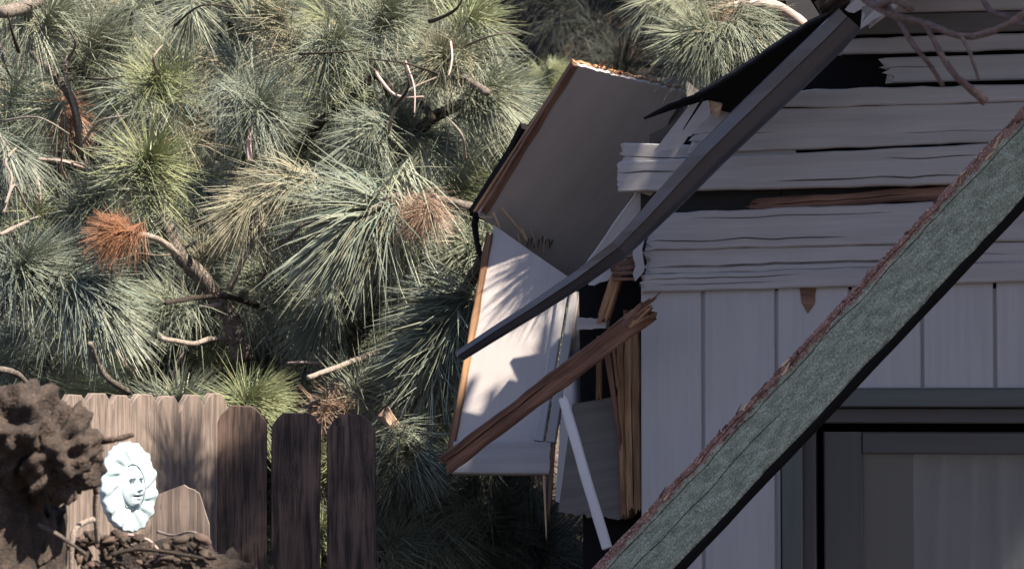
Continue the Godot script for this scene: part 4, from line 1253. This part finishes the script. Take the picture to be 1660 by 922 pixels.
# ---------------------------------------------------------------- root ball in the left foreground
func build_rootball() -> void:
	rng.seed = 4202
	var t := thing("root_ball", "uprooted clump of dark soil and roots rising in the lower left foreground", "root ball", Vector3(-1.1, 0, -5.2))
	obj("soil", lump(Vector3(0.21, 0.80, 0.26), 0.2, 101, 180, 170, 1.4, 0.4), M.soil, t, Transform3D(Basis(), Vector3(-1.06, 0.76, -5.0)))
	obj("soil", lump(Vector3(0.075, 0.08, 0.12), 0.4, 104, 70, 50, 1.3, 0.8), M.soil, t, Transform3D(Basis(), pt(88, 735, 4.92)))
	obj("soil", lump(Vector3(0.10, 0.09, 0.14), 0.4, 105, 70, 50, 1.3, 0.8), M.soil, t, Transform3D(Basis(), pt(15, 706, 4.9)))
	obj("soil", lump(Vector3(0.28, 0.675, 0.22), 0.16, 103, 180, 150, 1.6, 0.4), M.soil, t, Transform3D(Basis(), Vector3(-0.75, 0.66, -5.45)))
	for i in 70:
		var x := rng.randf_range(100, 335)
		var p := pt(x, 884.0 + rng.randf_range(-14, 40), 5.22)
		var s := rng.randf_range(0.003, 0.010)
		obj("clod", lump(Vector3(s * 2.0, s * 0.8, s), 1.1, 200 + i, 9, 6, 2.5), [M.soil, M.fence_dark, M.soil, M.bark_dark][i % 4], t, Transform3D(Basis(Vector3(0.3, 1, 0.5).normalized(), rng.randf() * 6.0), p))
	for b in [
		[[[128, 725, 5.1], [150, 716, 5.05], [172, 714, 5.0], [196, 710, 5.0], [216, 704, 5.0]], 16, 7, "fence_dark"],
		[[[150, 716, 5.05], [146, 742, 5.05], [150, 762, 5.06], [155, 800, 5.08]], 14, 10, "fence_dark"],
		[[[155, 795, 5.1], [154, 830, 5.12], [157, 880, 5.15]], 9, 9, "twig_pale"],
		[[[152, 842, 5.1], [130, 850, 5.08], [117, 870, 5.05], [114, 930, 5.05]], 9, 9, "twig_pale"],
		[[[60, 850, 4.9], [95, 868, 4.9], [140, 900, 4.95]], 9, 5, "bark"],
		[[[200, 866, 5.3], [240, 876, 5.25], [262, 900, 5.2]], 6, 4, "twig_pink"],
		[[[255, 862, 5.4], [280, 868, 5.35], [310, 862, 5.3], [330, 872, 5.3]], 5, 3, "twig_pale"],
		[[[20, 720, 4.86], [60, 760, 4.84], [80, 830, 4.86]], 9, 5, "bark_dark"],
		[[[180, 900, 5.2], [230, 890, 5.2], [330, 905, 5.2]], 8, 5, "bark_dark"]]:
		limb("root", b[0], b[1], b[2], M[b[3]], t, int(b[0][0][0]) + 5, 8)
	# dark torn sheet of litter at the foot of the fence
	obj("soil", lump(Vector3(0.2, 0.6, 0.12), 0.3, 107, 60, 40, 2.2), M.soil, t, Transform3D(Basis(), Vector3(-0.6, 0.56, -6.3)))

# ---------------------------------------------------------------- round plaque with a sun face
func build_plaque() -> void:
	var an := deg_to_rad(63.0)
	var n := Vector3(sin(an), 0.06, cos(an)).normalized()
	var c := pt(203, 790, 6.3)
	var x := Vector3(cos(an), 0, -sin(an))
	var y := n.cross(x)
	var xf := Transform3D(Basis(x, y, n), c)
	var t := thing("sun_plaque", "round pale blue-white plaque with a relief sun face leaning by the fence", "plaque", c - Vector3(0, 0.11, 0))
	var R := 0.109
	# disc with scalloped rim and relief rays
	var st := start(true)
	var nr := 26
	var na := 120
	var hgt := func(r: float, a: float) -> float:
		var f := r / R
		var h := 0.02
		if f > 0.46:
			var sw := a * 13.0 + 2.2 * sin(f * 5.0)
			var k := clampf((f - 0.46) * 7.0, 0, 1)
			h += 0.0034 * k * signf(sin(sw)) * pow(absf(sin(sw)), 0.5) - 0.004 * clampf((f - 0.86) * 7.0, 0, 1)
		return h
	var grid := []
	for i in nr + 1:
		var row := []
		for k in na + 1:
			var a := TAU * (k % na) / na
			var rim := 1.0 + 0.018 * sin(a * 26.0)
			var r := R * i / nr
			row.append(Vector3(cos(a) * r * lerpf(1.0, rim, float(i) / nr), sin(a) * r * lerpf(1.0, rim, float(i) / nr), hgt.call(r, a)))
		grid.append(row)
	for i in nr:
		for k in na:
			tri(st, grid[i][k], grid[i + 1][k + 1], grid[i + 1][k])
			tri(st, grid[i][k], grid[i][k + 1], grid[i + 1][k + 1])
	for k in na:
		var a: Vector3 = grid[nr][k]
		var b: Vector3 = grid[nr][k + 1]
		var a0 := Vector3(a.x, a.y, 0)
		var b0 := Vector3(b.x, b.y, 0)
		tri(st, a, b, b0)
		tri(st, a, b0, a0)
		tri(st, a0, b0, Vector3.ZERO)
	obj("disc", finish(st), M.plaque, t, xf)
	# the face: a dome with brows, eye sockets, nose, mouth and chin
	var fs := start(true)
	var fr := 0.047
	var bump := func(px: float, py: float, cx: float, cy: float, sx: float, sy: float) -> float:
		return exp(-(pow((px - cx) / sx, 2) + pow((py - cy) / sy, 2)))
	var face := func(px: float, py: float) -> float:
		var q := 1.0 - (px * px + py * py)
		var h := 0.019 + 0.017 * sqrt(maxf(q, 0.0))
		for s in [-1.0, 1.0]:
			h -= 0.010 * bump.call(px, py, s * 0.36, 0.22, 0.2, 0.11)
			h += 0.006 * bump.call(px, py, s * 0.36, 0.2, 0.09, 0.07)
			h += 0.006 * bump.call(px, py, s * 0.38, 0.42, 0.26, 0.08)
			h += 0.005 * bump.call(px, py, s * 0.45, -0.2, 0.22, 0.22)
		h += 0.012 * bump.call(px, py, 0.0, 0.02, 0.1, 0.3) + 0.008 * bump.call(px, py, 0.0, -0.14, 0.17, 0.1)
		h -= 0.009 * bump.call(px, py, 0.0, -0.44, 0.3, 0.045)
		h += 0.005 * bump.call(px, py, 0.0, -0.36, 0.24, 0.05) + 0.006 * bump.call(px, py, 0.0, -0.53, 0.2, 0.06)
		h += 0.006 * bump.call(px, py, 0.0, -0.75, 0.22, 0.14)
		return h
	var fg := []
	for i in 31:
		var row := []
		for k in 65:
			var a := TAU * (k % 64) / 64
			var r := i / 30.0
			var px := cos(a) * r
			var py := sin(a) * r
			row.append(Vector3(px * fr, py * fr * 1.12, face.call(px, py)))
		fg.append(row)
	for i in 30:
		for k in 64:
			tri(fs, fg[i][k], fg[i + 1][k + 1], fg[i + 1][k])
			tri(fs, fg[i][k], fg[i][k + 1], fg[i + 1][k + 1])
	var f := obj("face", finish(fs), M.plaque, t, xf)
	# dark painted lines round the face and in the eyes and mouth
	var line := func(pts: Array, w: float, nm: String) -> void:
		var p := []
		for q in pts:
			p.append(xf * Vector3(q[0] * fr, q[1] * fr * 1.12, q[2]))
		obj(nm, tube(p, w, w * 0.7, 6, 4, 0.05, 9), M.plaque_ink, f)
	for s in [-1.0, 1.0]:
		line.call([[s * 0.5, 0.2, 0.031], [s * 0.36, 0.27, 0.034], [s * 0.22, 0.2, 0.033]], 0.0018, "eye_line")
		line.call([[s * 0.37, 0.17, 0.036], [s * 0.35, 0.2, 0.037]], 0.0024, "pupil")
	line.call([[-0.24, -0.42, 0.032], [0.0, -0.45, 0.032], [0.24, -0.42, 0.032]], 0.0018, "mouth_line")
	line.call([[-0.1, -0.2, 0.041], [0.06, -0.22, 0.043]], 0.0018, "nostril_line")
	var ring := []
	for k in 15:
		var a := deg_to_rad(110 - k * 18)
		ring.append([cos(a) * 1.04, sin(a) * 1.04, 0.0225])
	line.call(ring, 0.0016, "face_outline")
